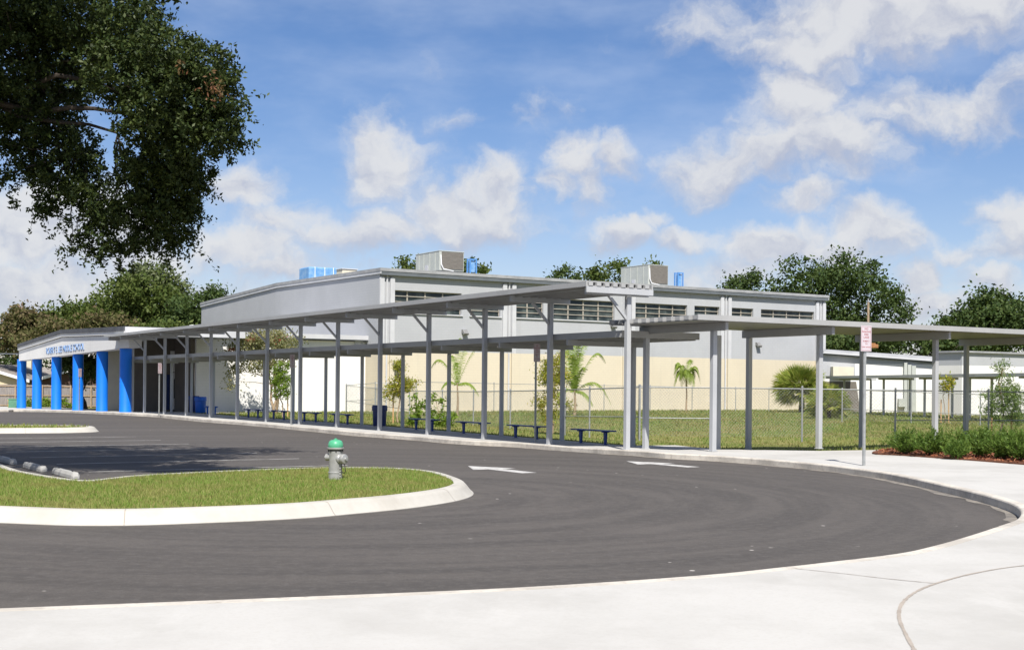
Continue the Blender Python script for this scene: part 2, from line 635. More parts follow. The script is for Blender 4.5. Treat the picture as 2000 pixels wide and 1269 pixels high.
SUN_EL = math.radians(52)
SUN_AZ = math.radians(175)      # measured from +Y towards +X: behind the camera, a little right
S = Vector((math.sin(SUN_AZ) * math.cos(SUN_EL), math.cos(SUN_AZ) * math.cos(SUN_EL), math.sin(SUN_EL)))
sd = bpy.data.lights.new('sun', 'SUN')
sd.energy = 4.6
sd.angle = math.radians(.53)
sd.color = (1, .955, .88)
sun = bpy.data.objects.new('sun', sd)
link(sun)
sun.rotation_euler = S.to_track_quat('Z', 'Y').to_euler()
sun.location = (0, 0, 60)

w = bpy.data.worlds.new('World')
scene.world = w
w.use_nodes = True
nt = w.node_tree
for n in list(nt.nodes):
    nt.nodes.remove(n)
wo = nt.nodes.new('ShaderNodeOutputWorld')
bg = nt.nodes.new('ShaderNodeBackground')
bg.inputs['Strength'].default_value = .066
nt.links.new(bg.outputs[0], wo.inputs[0])
sky = nt.nodes.new('ShaderNodeTexSky')
sky.sky_type = 'NISHITA'
sky.sun_disc = False
sky.sun_elevation = SUN_EL
sky.sun_rotation = SUN_AZ
sky.altitude = 0
sky.air_density = 1.0
sky.dust_density = .25
sky.ozone_density = 3.0
hsv = nt.nodes.new('ShaderNodeHueSaturation')
hsv.inputs['Saturation'].default_value = 1.2
hsv.inputs['Value'].default_value = 1.0
nt.links.new(sky.outputs[0], hsv.inputs['Color'])
skycol = mixc(nt, 1.0, hsv.outputs[0], (1.10, .98, 1.08), 'MULTIPLY')

tc = nt.nodes.new('ShaderNodeTexCoord')
sep = nt.nodes.new('ShaderNodeSeparateXYZ')
nt.links.new(tc.outputs['Generated'], sep.inputs[0])
az = mth(nt, 'ARCTAN2', sep.outputs[0], sep.outputs[1])
el = mth(nt, 'ARCSINE', sep.outputs[2])
cmb = nt.nodes.new('ShaderNodeCombineXYZ')
nt.links.new(az, cmb.inputs[0])
nt.links.new(el, cmb.inputs[1])


def wnoise(scale, detail, rough, vec, off=(0, 0, 0), st=(1, 1, 1)):
    mp = nt.nodes.new('ShaderNodeMapping')
    mp.inputs['Location'].default_value = off
    mp.inputs['Scale'].default_value = st
    nt.links.new(vec, mp.inputs[0])
    n = nt.nodes.new('ShaderNodeTexNoise')
    n.inputs['Scale'].default_value = scale
    n.inputs['Detail'].default_value = detail
    n.inputs['Roughness'].default_value = rough
    nt.links.new(mp.outputs[0], n.inputs['Vector'])
    return n


# warp the direction a little so that cloud edges billow
def vop(op, a, bvec):
    n = nt.nodes.new('ShaderNodeVectorMath')
    n.operation = op
    nt.links.new(a, n.inputs[0])
    if op == 'SCALE':
        n.inputs['Scale'].default_value = bvec
    elif isinstance(bvec, tuple):
        n.inputs[1].default_value = bvec
    else:
        nt.links.new(bvec, n.inputs[1])
    return n.outputs[0]


w1_ = vop('SCALE', vop('SUBTRACT', wnoise(13, 3, .5, cmb.outputs[0]).outputs['Color'], (.5, .5, .5)), .06)
w2_ = vop('SCALE', vop('SUBTRACT', wnoise(48, 4, .6, cmb.outputs[0], off=(2, 5, 0)).outputs['Color'], (.5, .5, .5)), .026)
wv0 = vop('ADD', vop('ADD', cmb.outputs[0], w1_), w2_)
CLOUDS = [  # photo px x, y, half width, half height, weight
    (1740, 25, 270, 75, 1.0), (1600, 75, 160, 50, .9), (1430, 35, 120, 60, .55), (1900, 10, 160, 70, .9),
    (1560, 185, 95, 75, .95), (1640, 130, 60, 50, .6), (1480, 270, 70, 70, .6), (1390, 320, 100, 60, .85), (1500, 305, 110, 45, .85),
    (1610, 280, 130, 70, .9), (1720, 225, 120, 60, .7), (1880, 205, 130, 48, .75), (1980, 170, 60, 40, .6),
    (1115, 305, 48, 50, .95), (1210, 298, 50, 42, .8), (1085, 350, 50, 40, .7), (1150, 350, 50, 50, .7),
    (755, 315, 80, 80, .95), (800, 370, 80, 50, .6), (900, 420, 130, 62, 1.0), (975, 385, 55, 60, .9), (770, 455, 110, 40, .8), (690, 480, 120, 30, .7),
    (495, 370, 75, 55, .9), (560, 445, 120, 45, .75), (640, 470, 110, 40, .75), (480, 490, 130, 45, .8), (540, 535, 120, 30, .75),
    (100, 545, 180, 55, .85), (60, 440, 150, 90, .9), (270, 490, 140, 70, .8), (20, 560, 90, 60, .9), (350, 560, 140, 30, .7), (220, 420, 120, 60, .8),
    (1205, 460, 65, 35, .85), (1265, 425, 40, 22, .6), (1330, 468, 110, 26, .7),
    (1500, 495, 80, 42, .95), (1580, 470, 60, 40, .7), (1700, 458, 85, 55, .95), (1770, 470, 50, 30, .6), (1440, 525, 110, 36, .85), (1370, 545, 90, 25, .7), (1620, 500, 110, 40, .8),
    (1800, 560, 40, 42, .95), (1985, 420, 60, 60, 1.0), (1950, 480, 60, 35, .7), (1930, 560, 60, 40, .75), (1820, 615, 70, 32, .9), (1860, 500, 60, 26, .55),
    (1575, 390, 75, 30, .75), (1045, 215, 50, 45, .4), (1115, 205, 25, 25, .35), (880, 240, 60, 28, .42), (840, 105, 40, 20, .33), (700, 250, 60, 30, .3),
]
rest = ramp(nt, wnoise(5, 5, .55, tc.outputs['Generated'], off=(3, 1, 2), st=(1, 1, 2.2)).outputs['Fac'], .43, .67)  # unseen clouds around the rest of the sky, cover raised to whiten fill
front = ramp(nt, sep.outputs[1], .86, .75)


def density(vec):
    acc = num = den = None
    for (x, y, rx, ry, wt) in CLOUDS:
        p = at(x, y, 1.0) - CAM
        a0 = math.atan2(p.x, p.y)
        e0 = math.asin(p.z / p.length)
        mp = nt.nodes.new('ShaderNodeMapping')
        mp.vector_type = 'TEXTURE'
        mp.inputs['Location'].default_value = (a0, e0, 0)
        mp.inputs['Scale'].default_value = (rx * 1.75 / F, ry * 1.7 / F, 1)
        nt.links.new(vec, mp.inputs[0])
        ln = nt.nodes.new('ShaderNodeVectorMath')
        ln.operation = 'LENGTH'
        nt.links.new(mp.outputs[0], ln.inputs[0])
        mr = nt.nodes.new('ShaderNodeMapRange')
        mr.interpolation_type = 'SMOOTHSTEP'
        nt.links.new(ln.outputs['Value'], mr.inputs['Value'])
        mr.inputs['From Min'].default_value = 0
        mr.inputs['From Max'].default_value = 1.15
        mr.inputs['To Min'].default_value = wt
        mr.inputs['To Max'].default_value = 0
        acc = mr.outputs[0] if acc is None else mth(nt, 'MAXIMUM', acc, mr.outputs[0])
        sy = nt.nodes.new('ShaderNodeSeparateXYZ')
        nt.links.new(mp.outputs[0], sy.inputs[0])
        wy = mth(nt, 'MULTIPLY', mr.outputs[0], sy.outputs[1])
        num = wy if num is None else mth(nt, 'ADD', num, wy)
        den = mr.outputs[0] if den is None else mth(nt, 'ADD', den, mr.outputs[0])
    acc = mth(nt, 'MAXIMUM', acc, mth(nt, 'MULTIPLY', rest, front))
    return acc, mth(nt, 'DIVIDE', num, mth(nt, 'ADD', den, .05))


body, lift = density(wv0)
f1 = wnoise(24, 8, .6, wv0, off=(1.3, .2, 0), st=(1, 1.25, 1)).outputs['Fac']
f1_up = wnoise(24, 4, .5, vop('ADD', wv0, (.003, .013, 0)), off=(1.3, .2, 0), st=(1, 1.25, 1)).outputs['Fac']
dens = mth(nt, 'ADD', body, mth(nt, 'MULTIPLY', mth(nt, 'SUBTRACT', f1, .5), .95))
alpha = ramp(nt, dens, .12, .80, 0, .92)
slope = mth(nt, 'SUBTRACT', f1, f1_up)          # positive on the sunlit upper side of each billow
shade = ramp(nt, mth(nt, 'ADD', mth(nt, 'MULTIPLY', lift, .42), mth(nt, 'ADD', mth(nt, 'MULTIPLY', slope, 1.1), mth(nt, 'MULTIPLY', dens, .14))), -.28, .32)
veil = ramp(nt, wnoise(7, 5, .55, cmb.outputs[0], off=(.4, 2, 0), st=(1, 2.6, 1)).outputs['Fac'], .34, .85, 0, .40)
horizon = ramp(nt, el, .26, .0, 0, .20)
cl = mixc(nt, shade, (4.9, 5.2, 6.2), (7.4, 7.45, 7.6))
c1 = mixc(nt, mth(nt, 'MAXIMUM', veil, horizon), skycol, (6.2, 7.1, 8.8))
c2 = mixc(nt, alpha, c1, cl)
nt.links.new(c2, bg.inputs['Color'])

vs = scene.view_settings
vs.view_transform = 'Standard'
vs.look = 'None'
vs.exposure = 0.66
vs.gamma = 1
scene.cycles.max_bounces = 6
scene.cycles.transparent_max_bounces = 8
scene.cycles.use_denoising = True

# ------------------------------------------------------------------ ground, road, pavement
sheet('ground', [(-1500, -600), (1500, -600), (1500, 2600), (-1500, 2600)], -0.95, M['farground'], step=400, sloped=False)

KPX = [(-160, 799.5), (0, 800), (34, 799.8), (101, 800.8), (150, 802.2), (200, 804.3), (250, 806.6), (300, 809), (350, 813.5), (400, 818.3), (500, 825.7), (600, 834.5), (700, 843.8),
       (800, 851), (900, 859.2), (1000, 864), (1050, 867.5), (1100, 871.5), (1160, 875.5), (1250, 880.5), (1300, 884.5), (1385, 889), (1425, 891.5), (1501, 897), (1600, 906), (1678, 915.5),
       (1749, 926), (1855, 949), (1926, 966), (1979, 983), (1995, 997),
       (1988, 1012), (1961, 1023), (1891, 1046), (1820, 1066), (1749, 1081), (1608, 1098), (1530, 1106.6), (1360, 1123.5), (1000, 1147), (500, 1168), (0, 1187), (-300, 1198)]
KERB = [gnd(px, py, .15) for px, py in KPX]
KERB = [Vector((p.x, p.y, 0)) for p in KERB]
KS = catmull(KERB, 4)
# move along: offset to the outside (pavement side)
def offset_line(line, d):
    out = []
    for i, p in enumerate(line):
        t = line[min(i + 1, len(line) - 1)] - line[max(i - 1, 0)]
        t.normalize()
        n = Vector((-t.y, t.x, 0))
        out.append(p + n * d)
    return out


KIN = offset_line(KS, .16)     # inner (pavement) side
BACKLINE = lambda Z: Vector((30.71 + .30 / .8502 - .6193 * Z, Z, 0))
back = [gnd(px, py, .15) for px, py in ((2200, 880), (1900, 880), (1740, 878), (1600, 880), (1466, 878.5), (1398, 876.5), (1320, 869))]
back = [Vector((p.x, p.y, 0)) for p in back]
walk = KIN + [Vector((-14, 4, 0)), Vector((-14, -8, 0)), Vector((60, -8, 0)), Vector((60, 36, 0))] + back + \
    [BACKLINE(z) for z in (44, 50, 60, 70, 80, 84)] + [Vector((-17.5, 88.5, 0)), Vector((-22, 92.5, 0)), Vector((-43, 122, 0)), Vector((-70, 122, 0)), Vector((-90, 113, 0))]
sheet('sidewalk', walk, .15, M['concrete'], step=2.5, skirt=.35)
# kerb: a strip with a rounded lip, its top 3 mm proud
mb = MB()
prof = [(-.012, -.35), (-.012, .125), (.0, .144), (.02, .153), (.16, .153), (.16, .05)]
rows = []
for i, p in enumerate(KS):
    t = KS[min(i + 1, len(KS) - 1)] - KS[max(i - 1, 0)]
    t.normalize()
    n = Vector((-t.y, t.x, 0))
    rows.append([(p + n * a) + UP * (b - drop(p.x, p.y)) for a, b in prof])
base = 0
for r in rows:
    mb.v += [tuple(v) for v in r]
k = len(prof)
for i in range(len(rows) - 1):
    for j in range(k - 1):
        mb.f.append((i * k + j, (i + 1) * k + j, (i + 1) * k + j + 1, i * k + j + 1))
o = mb.build('kerb', M['kerb'])
o['kind'] = 'structure'

mb = MB()
for i in range(10, len(KS) - 1):
    if KS[i].y < 30 and KS[i].x > 9:
        break
    a_, b_ = KS[i], KS[i + 1]
    nseg = max(1, int((b_ - a_).length / .35))
    t = (b_ - a_).normalized()
    n_ = Vector((t.y, -t.x, 0))
    for k in range(nseg):
        p_, q_ = a_.lerp(b_, k / nseg), a_.lerp(b_, (k + 1) / nseg)
        w0 = .10 + .16 * abs(math.sin(i * .83) * math.sin(i * .21 + 1.3)) + .05 * math.sin(i * 2.1)
        w1 = .10 + .16 * abs(math.sin((i + 1) * .83) * math.sin((i + 1) * .21 + 1.3)) + .05 * math.sin((i + 1) * 2.1)
        w0, w1 = w0 + (w1 - w0) * k / nseg, w0 + (w1 - w0) * (k + 1) / nseg
        mb.quad(*[Vector((v.x, v.y, .004 - drop(v.x, v.y))) for v in (p_ + n_ * .012, q_ + n_ * .012, q_ + n_ * (.012 + w1), p_ + n_ * (.012 + w0))])
o = mb.build('road_edge_dust', M['dust'])
o['kind'] = 'structure'
sheet('road', [(-95, -10), (62, -10), (62, 45), (20, 60), (-16, 93), (-40, 126), (-95, 126)], 0.0, M['asphalt'], step=3)
lawn_poly = [Vector((70, 30, 0)), Vector((30, 38.5, 0))] + [Vector((p.x, p.y + .0, 0)) - UP * 0 + R * 0 for p in back[1:]] + \
    [BACKLINE(z) - R * .1 for z in (44, 50, 60, 70, 80, 84)] + [Vector((-17.7, 88.6, 0)), Vector((-22.2, 92.6, 0)), Vector((-43.2, 121.8, 0)), Vector((-95, 121.8, 0)), Vector((-120, 190, 0)), Vector((130, 190, 0)), Vector((130, 30, 0))]
sheet('lawn', lawn_poly, .105, M['lawn'], step=4)


def along(px_poly, z0, zoff=.004):
    return [gnd(x, y, z0) for x, y in px_poly]


def joint(name, pts, wd):
    pts = catmull(pts, 8)
    mb = MB()
    for i in range(len(pts) - 1):
        a, b = pts[i], pts[i + 1]
        d = (b - a).normalized()
        n = Vector((-d.y, d.x, 0)) * wd / 2
        j = .7 + .5 * random.random()
        mb.quad(a - n * j, b - n * j, b + n * j, a + n * j)
        for q in range(4):
            x, y, z = mb.v[-4 + q]
            mb.v[-4 + q] = (x, y, .154 - drop(x, y))
    o = mb.build(name, M['joint'])
    o['kind'] = 'structure'


joint('pavement_joint', [gnd(x, y, .15) for x, y in ((1535, 1108), (1640, 1119), (1735, 1130), (1828, 1139))], .018)
joint('pavement_joint', [gnd(x, y, .15) for x, y in ((1798, 1290), (1770, 1240), (1756, 1205), (1762, 1178), (1788, 1156), (1828, 1139), (1890, 1122), (1960, 1109), (2040, 1100))], .032)
for xx in (1450, 1640, 1830):
    pass

# parking lines: stalls run across, ends step away from the viewer
E0 = Vector((-4.0, 31.8, 0))
for k in range(0, 7):
    e = E0 + T * (3.08 * k)
    a = e - R * 6.2 if k < 5 else e - R * 12
    mb = MB()
    nseg = 8
    for i in range(nseg):
        p, q = a.lerp(e, i / nseg), a.lerp(e, (i + 1) / nseg)
        s = T * .055
        mb.quad(*[Vector((v.x, v.y, .004 - drop(v.x, v.y))) for v in (p - s, q - s, q + s, p + s)])
    o = mb.build('parking_line', M['wornpaint'])
    o['kind'] = 'structure'


def arrow(tip, name='road_arrow'):
    mb = MB()
    h = tip - T * 1.3
    mb.v = []
    z = .004

    def g(p):
        return (p.x, p.y, z - drop(p.x, p.y))
    b1, b2 = h - R * .6, h + R * .6
    mb.v += [g(tip), g(b1), g(b2)]
    mb.f.append((0, 1, 2))
    s1, s2 = h - R * .2, h + R * .2
    e1, e2 = s1 - T * 1.5, s2 - T * 1.5
    mb.v += [g(s1), g(e1), g(e2), g(s2)]
    mb.f.append((3, 4, 5, 6))
    o = mb.build(name, M['marking'])
    o['kind'] = 'structure'


arrow(gnd(914, 909.7, 0))
arrow(gnd(1223, 900.3, 0))

# ------------------------------------------------------------------ islands
ISL = [(0, 987), (205, 993), (400, 988.5), (560, 982), (660, 974.5), (760, 966), (840, 956), (878, 947.5), (885, 939.5), (868, 930), (830, 919.5), (760, 913.5),
       (640, 912.5), (500, 917), (290, 927), (160, 938), (45, 923), (0, 912)]
isl = [gnd(x, y, .2) for x, y in ISL]
isl = [Vector((-13.5, 20.2, 0))] + [Vector((p.x, p.y, 0)) for p in isl] + [Vector((-13, 31, 0)), Vector((-16, 34, 0)), Vector((-18, 27, 0))]
ISC = catmull(isl, 5, closed=True)


def poly_area(p):
    return sum(p[i].x * p[(i + 1) % len(p)].y - p[(i + 1) % len(p)].x * p[i].y for i in range(len(p)))


def island(inner, kw, h, soil, kerbmat, nm):
    if poly_area(inner) < 0:
        inner = inner[::-1]
    n = len(inner)
    prof = [(.0, h - .05), (.0, h), (kw * .42, h), (kw * .56, h - .014), (kw * .66, h - .05), (kw * .92, .035), (kw * 1.02, .008), (kw * 1.02, -.15)]
    mb = MB()
    for i in range(n):
        t = inner[(i + 1) % n] - inner[i - 1]
        t.normalize()
        nn = Vector((t.y, -t.x, 0))
        for a, b in prof:
            q = inner[i] + nn * a
            mb.v.append((q.x, q.y, b - drop(q.x, q.y)))
    k = len(prof)
    for i in range(n):
        j = (i + 1) % n
        for c in range(k - 1):
            mb.f.append((i * k + c, j * k + c, j * k + c + 1, i * k + c + 1))
    o = mb.build(nm + '_kerb', kerbmat, smooth=True)
    o['kind'] = 'structure'
    jb = MB()
    acc_ = 0
    for i in range(n):
        acc_ += (inner[i] - inner[i - 1]).length
        if acc_ > 2.9:
            acc_ = 0
            t = (inner[(i + 1) % n] - inner[i - 1]).normalized()
            nn = Vector((t.y, -t.x, 0))
            for (a0, b0_), (a1, b1_) in zip(prof[1:6], prof[2:7]):
                q0, q1 = inner[i] + nn * (a0 + .002), inner[i] + nn * (a1 + .003)
                z0_, z1_ = b0_ + .0025 - drop(q0.x, q0.y), b1_ + .0025 - drop(q1.x, q1.y)
                jb.quad(q0 - t * .006 + UP * z0_, q0 + t * .006 + UP * z0_, q1 + t * .006 + UP * z1_, q1 - t * .006 + UP * z1_)
    jo = jb.build(nm + '_kerb_joints', M['joint'])
    jo['kind'] = 'structure'
    sheet(nm + '_ground', inner, h - .02, soil, step=3)
    return inner


isc = island(ISC, .36, .2, M['islandsoil'], M['curbwhite'], 'island')
isl2 = [Vector((-34, 46.5, 0)), Vector((-24, 48.2, 0)), Vector((-18.8, 50.2, 0)), Vector((-17.3, 51.2, 0)), Vector((-17.0, 52.2, 0)), Vector((-17.8, 53.4, 0)), Vector((-20, 53.6, 0)), Vector((-34, 52.5, 0))]
isl2 = island(catmull(isl2, 4, closed=True), .4, .2, M['islandsoil'], M['curbwhite'], 'far_island')


def in_poly(px, py, poly):
    inside = np.zeros(len(px), bool)
    n = len(poly)
    j = n - 1
    for i in range(n):
        xi, yi, xj, yj = poly[i].x, poly[i].y, poly[j].x, poly[j].y
        c = ((yi > py) != (yj > py)) & (px < (xj - xi) * (py - yi) / (yj - yi + 1e-12) + xi)
        inside ^= c
        j = i
    return inside


def blades(name, poly, n, h, wd, z0, mat, bounds=None, hv=.5, depthbias=None):
    xs = [p.x for p in poly]
    ys = [p.y for p in poly]
    x0, x1, y0, y1 = bounds or (min(xs), max(xs), min(ys), max(ys))
    X = rng.uniform(x0, x1, n * 3)
    if depthbias:
        Y = y0 * (y1 / y0) ** (rng.uniform(0, 1, n * 3) ** depthbias)
    else:
        Y = rng.uniform(y0, y1, n * 3)
    ok = in_poly(X, Y, poly)
    X, Y = X[ok][:n], Y[ok][:n]
    n = len(X)
    Z = np.array([z0 - drop(a, b) for a, b in zip(X, Y)]) if n < 200000 else np.full(n, z0)
    sc = np.ones(n)
    if depthbias:
        sc = np.clip(Y / 50.0, .8, 2.4)
    hh = h * (1 - hv + 2 * hv * rng.uniform(0, 1, n)) * np.sqrt(sc)
    a = rng.uniform(0, 2 * np.pi, n)
    ww = wd * sc * rng.uniform(.6, 1.3, n)
    lean = hh * rng.uniform(.1, .9, n)
    la = rng.uniform(0, 2 * np.pi, n)
    v = np.zeros((n, 3, 3))
    v[:, 0] = np.stack([X - np.cos(a) * ww / 2, Y - np.sin(a) * ww / 2, Z - .01], 1)
    v[:, 1] = np.stack([X + np.cos(a) * ww / 2, Y + np.sin(a) * ww / 2, Z - .01], 1)
    v[:, 2] = np.stack([X + np.cos(la) * lean, Y + np.sin(la) * lean, Z + hh], 1)
    o = np_mesh(name, v.reshape(-1, 3), np.arange(n * 3).reshape(-1, 3), mat)
    tag(o, None or 'short mown grass', 'grass')
    del o['label'], o['category']
    o['kind'] = 'stuff'
    return o


blades('island_grass', isc, 150000, .05, .013, .18, M['islandblade'])
blades('far_island_grass', isl2, 3500, .10, .05, .18, M['islandblade'])
blades('lawn_grass', lawn_poly, 130000, .085, .038, .105, M['blade'], bounds=(-24, 48, 42, 118), depthbias=1.0)

# mulch bed
BED = [gnd(x, y, .15) for x, y in ((1703, 886), (1760, 889.5), (1830, 894.5), (1900, 899.5), (2000, 907.5), (2140, 918))]
BED = [Vector((p.x, p.y, 0)) for p in BED] + [Vector((20, 43.2, 0)), Vector((14.8, 41.6, 0)), Vector((11.6, 39.4, 0))]
BEDC = catmull(BED, 4, closed=True)
sheet('mulch_bed', BEDC, .19, M['mulchsoil'], step=1, skirt=.12)
n = 9000
X = rng.uniform(9, 21, n)
Y = rng.uniform(32, 44, n)
ok = in_poly(X, Y, BEDC)
X, Y = X[ok], Y[ok]
n = len(X)
Z = np.array([.195 - drop(a, b) for a, b in zip(X, Y)]) + rng.uniform(0, .04, n)
d1 = rng.normal(size=(n, 3)) * [1, 1, .35]
d1 /= np.linalg.norm(d1, axis=1)[:, None]
d2 = np.cross(d1, rng.normal(size=(n, 3)))
d2 /= np.linalg.norm(d2, axis=1)[:, None]
P = np.stack([X, Y, Z], 1)
l = rng.uniform(.02, .06, n)[:, None]
ww = rng.uniform(.01, .025, n)[:, None]
v = np.stack([P - d1 * l - d2 * ww, P + d1 * l - d2 * ww, P + d1 * l + d2 * ww, P - d1 * l + d2 * ww], 1)
o = np_mesh('mulch_chips', v.reshape(-1, 3), np.arange(n * 4).reshape(-1, 4), M['chip'])
o['kind'] = 'stuff'

# ------------------------------------------------------------------ covered walkways
Zc = 4.2


def wbox(mb, p, a, b, c, z):
    """box centred on p (xy), a along T, b along R, c high from z"""
    mb.box(Vector((p.x, p.y, z + c / 2)), a, b, c, T, R, UP)


# tall canopy
tall = thing('walkway_canopy', 'tall grey metal canopy on braced posts along the kerb, highest of the covered walks', 'covered walkway', (P0.x, P0.y, .15))
ks = [k for k in range(13)] + [12.66]
for k in ks:
    p = P0 + T * (4.2 * k)
    g = gz(p.x, p.y, .15)
    mb = MB()
    wbox(mb, p, .15, .15, 4.68 - g, g)
    mb.box((p.x, p.y, g + .01), .2, .2, .02, T, R)
    mb.build('post', M['metal'], tall, bevel=.008)
    mb = MB()
    c = p + R * (-.40)
    wbox(mb, c, .10, 2.30, .21, 4.682)
    mb.build('beam', M['metal'], tall, bevel=.006)
    mb = MB()
    mb.bar(Vector((p.x, p.y, 4.0)) - R * .05, Vector((p.x, p.y, 4.69)) - R * .72, .08, .08)
    mb.build('brace', M['metal'], tall)
t0, t1 = -.25, 4.2 * 12.66 + .6
mid = P0 + T * ((t0 + t1) / 2)
L = t1 - t0
mb = MB()
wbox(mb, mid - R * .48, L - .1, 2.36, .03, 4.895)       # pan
n = 8
for i in range(n):
    off = -.48 + (-1.18 + (i + .5) * 2.36 / n)
    wbox(mb, mid + R * off, L - .06, 2.36 / n * .52, .10, 4.925)   # raised ribs
    wbox(mb, mid + R * (off + .14), L - .12, .05, .07, 4.826)
wbox(mb, mid - R * .48, L - .2, 2.30, .012, 5.027)
mb.build('roof_deck', M['deck'], tall)
mb = MB()
wbox(mb, mid - R * 1.68, L, .05, .15, 4.892)
wbox(mb, mid + R * .72, L, .05, .15, 4.892)
mb.build('gutter', M['deck'], tall)
mb = MB()
wbox(mb, P0 + T * (t0 - .0) - R * .48, .05, 2.44, .17, 4.72)
mb.build('end_beam', M['metal'], tall)
mb = MB()
pw = at(414, 637, 76)
mb.lathe([(.35, 0), (.32, .1), (.2, .19), (0, .22)], 14, P0 + T * 40 - R * .3 + UP * 5.04)
mb.build('roof_dome', M['cloudwhite'], tall, smooth=True)

# low canopy behind it
low = thing('walkway_canopy', 'long low grey canopy over the benches, tucked under the tall canopy', 'covered walkway', BACKLINE(60))
bz = [43.1 + 3.567 * k for k in range(13)]
for i, z in enumerate(bz):
    p = Vector((30.71 - .6193 * z, z, 0))
    g = gz(p.x, p.y, .15)
    mb = MB()
    wbox(mb, p, .13, .13, 3.29 - g, g)
    mb.box((p.x, p.y, g + .01), .18, .18, .02, T, R)
    mb.build('post', M['metal'], low, bevel=.008)
    mb = MB()
    wbox(mb, p - R * 1.12, .10, 3.1, .19, 3.292)
    mb.build('beam', M['deck'], low, bevel=.006)
t1 = 4.2 * 12.66 + .4
t0 = .5
mid = P0 + T * ((t0 + t1) / 2)
L = t1 - t0
mb = MB()
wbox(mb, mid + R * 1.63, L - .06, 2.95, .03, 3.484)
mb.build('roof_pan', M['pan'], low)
mb = MB()
n = 10
for i in range(n):
    off = .17 + (i + .5) * 2.92 / n
    wbox(mb, mid + R * off, L - .08, 2.92 / n * .5, .12, 3.515)
    wbox(mb, mid + R * (off + .13), L - .12, .03, .03, 3.452)
wbox(mb, mid + R * 1.63, L - .12, 2.9, .012, 3.637)
mb.build('roof_deck', M['deck'], low)
mb = MB()
wbox(mb, mid + R * .13, L, .05, .20, 3.482)
wbox(mb, mid + R * 3.13, L, .05, .20, 3.482)
mb.build('gutter', M['deck'], low)
mb = MB()
wbox(mb, P0 + T * (t0 - .03) + R * 1.63, .05, 3.04, .21, 3.478)
mb.build('end_fascia', M['deck'], low)
for i in (1, 4, 7):
    p = Vector((30.71 - .6193 * bz[i], bz[i], 0)) - R * 1.3 + T * 1.6
    mb = MB()
    wbox(mb, p, 1.25, .25, .07, 3.38)
    mb.build('ceiling_light', M['cloudwhite'], low, bevel=.02)

# side canopy running to the right
side = thing('walkway_canopy', 'wide flat grey canopy crossing to the right edge, open ribs at its left end', 'covered walkway', (F0.x, F0.y, .15))
ss = [0, 4.2, 9.4, 14.8, 20.0]


def rbox(mb, p, a, b, c, z):
    """a along R, b along T"""
    mb.box(Vector((p.x, p.y, z + c / 2)), a, b, c, R, T, UP)


for s in ss:
    for q in (0, 3.15):
        p = F0 + R * s + T * q
        g = gz(p.x, p.y, .15)
        mb = MB()
        rbox(mb, p, .15, .15, 3.605 - g, g)
        mb.box((p.x, p.y, g + .01), .2, .2, .02, T, R)
        mb.build('post', M['metal'], side, bevel=.008)
    mb = MB()
    rbox(mb, F0 + R * s + T * 1.44, .11, 4.02, .24, 3.607)
    mb.build('beam', M['deck'], side, bevel=.006)
pe = at(1402, 700, 40.4)
mb = MB()
pe = Vector((pe.x, pe.y, 0))
rbox(mb, pe, .16, .16, 3.6 - gz(pe.x, pe.y, .15), gz(pe.x, pe.y, .15))
mb.build('post', M['metal'], side, bevel=.008)
s0, s1 = -1.2, 23
mid = F0 + R * ((s0 + s1) / 2) + T * 1.36
L = s1 - s0
Wd = 4.1
mb = MB()
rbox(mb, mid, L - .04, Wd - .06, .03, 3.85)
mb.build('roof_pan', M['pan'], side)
mb = MB()
n = 10
for i in range(n + 1):
    off = -Wd / 2 + .1 + i * (Wd - .2) / n
    rbox(mb, mid + T * off, L - .02, (Wd - .2) / n * .55, .115, 3.882)
rbox(mb, mid, L - .3, Wd - .1, .012, 3.999)
mb.build('roof_deck', M['deck'], side)
mb = MB()
rbox(mb, mid - T * (Wd / 2 + .02), L, .05, .155, 3.862)
rbox(mb, mid + T * (Wd / 2 + .02), L, .05, .155, 3.862)
mb.build('gutter', M['deck'], side)
for px in (1510, 1537, 1558):
    c = at(px, 626, 41.8 + (px - 1510) * .02)
    mb = MB()
    mb.lathe([(.17, 0), (.17, .05), (.15, .12), (.08, .17), (0, .18)], 14, (c.x, c.y, 4.012))
    mb.build('roof_dome', M['cloudwhite'], side, smooth=True)

# ------------------------------------------------------------------ gymnasium
GC = Vector((-9.72, 95.0, 0))
GL, GD = 45.0, 40.0
BZ = 4.55
gym = thing('gymnasium', 'big grey and beige gymnasium hall with a row of high louvred windows', 'building', (GC.x, GC.y, 0.1))
gp = [(0, 10.1), (20, 10.25), (40, 9.6)]       # wall top along the end wall


def gpt(r, t, z):
    p = GC + R * r + T * t
    return Vector((p.x, p.y, z))


def front_s(px):
    """distance along the front wall for a photo column"""
    k = (px - PX0) / F
    return (k * GC.y - GC.x) / (R.x - k * R.y)


# windows in the front wall
WX = [(760, 900, 4), (917, 976, 2), (1001, 1060, 2), (1080, 1199, 4), (1236, 1341, 4), (1355, 1404, 2), (1427, 1470, 2), (1485, 1589, 4)]
WZ0, WZ1 = 7.35, 8.98
wins = [(front_s(a), front_s(b), n) for a, b, n in WX]
# front wall: pieces butted round the openings
mb = MB()
TH = .3
mb.box(gpt(GL / 2, TH / 2, (BZ - .2) / 2 - .1), GL, TH, BZ + .2, R, T) if False else None


def wallpiece(mb, r0, r1, z0, z1):
    mb.box(gpt((r0 + r1) / 2, TH / 2, (z0 + z1) / 2), r1 - r0, TH, z1 - z0, R, T)


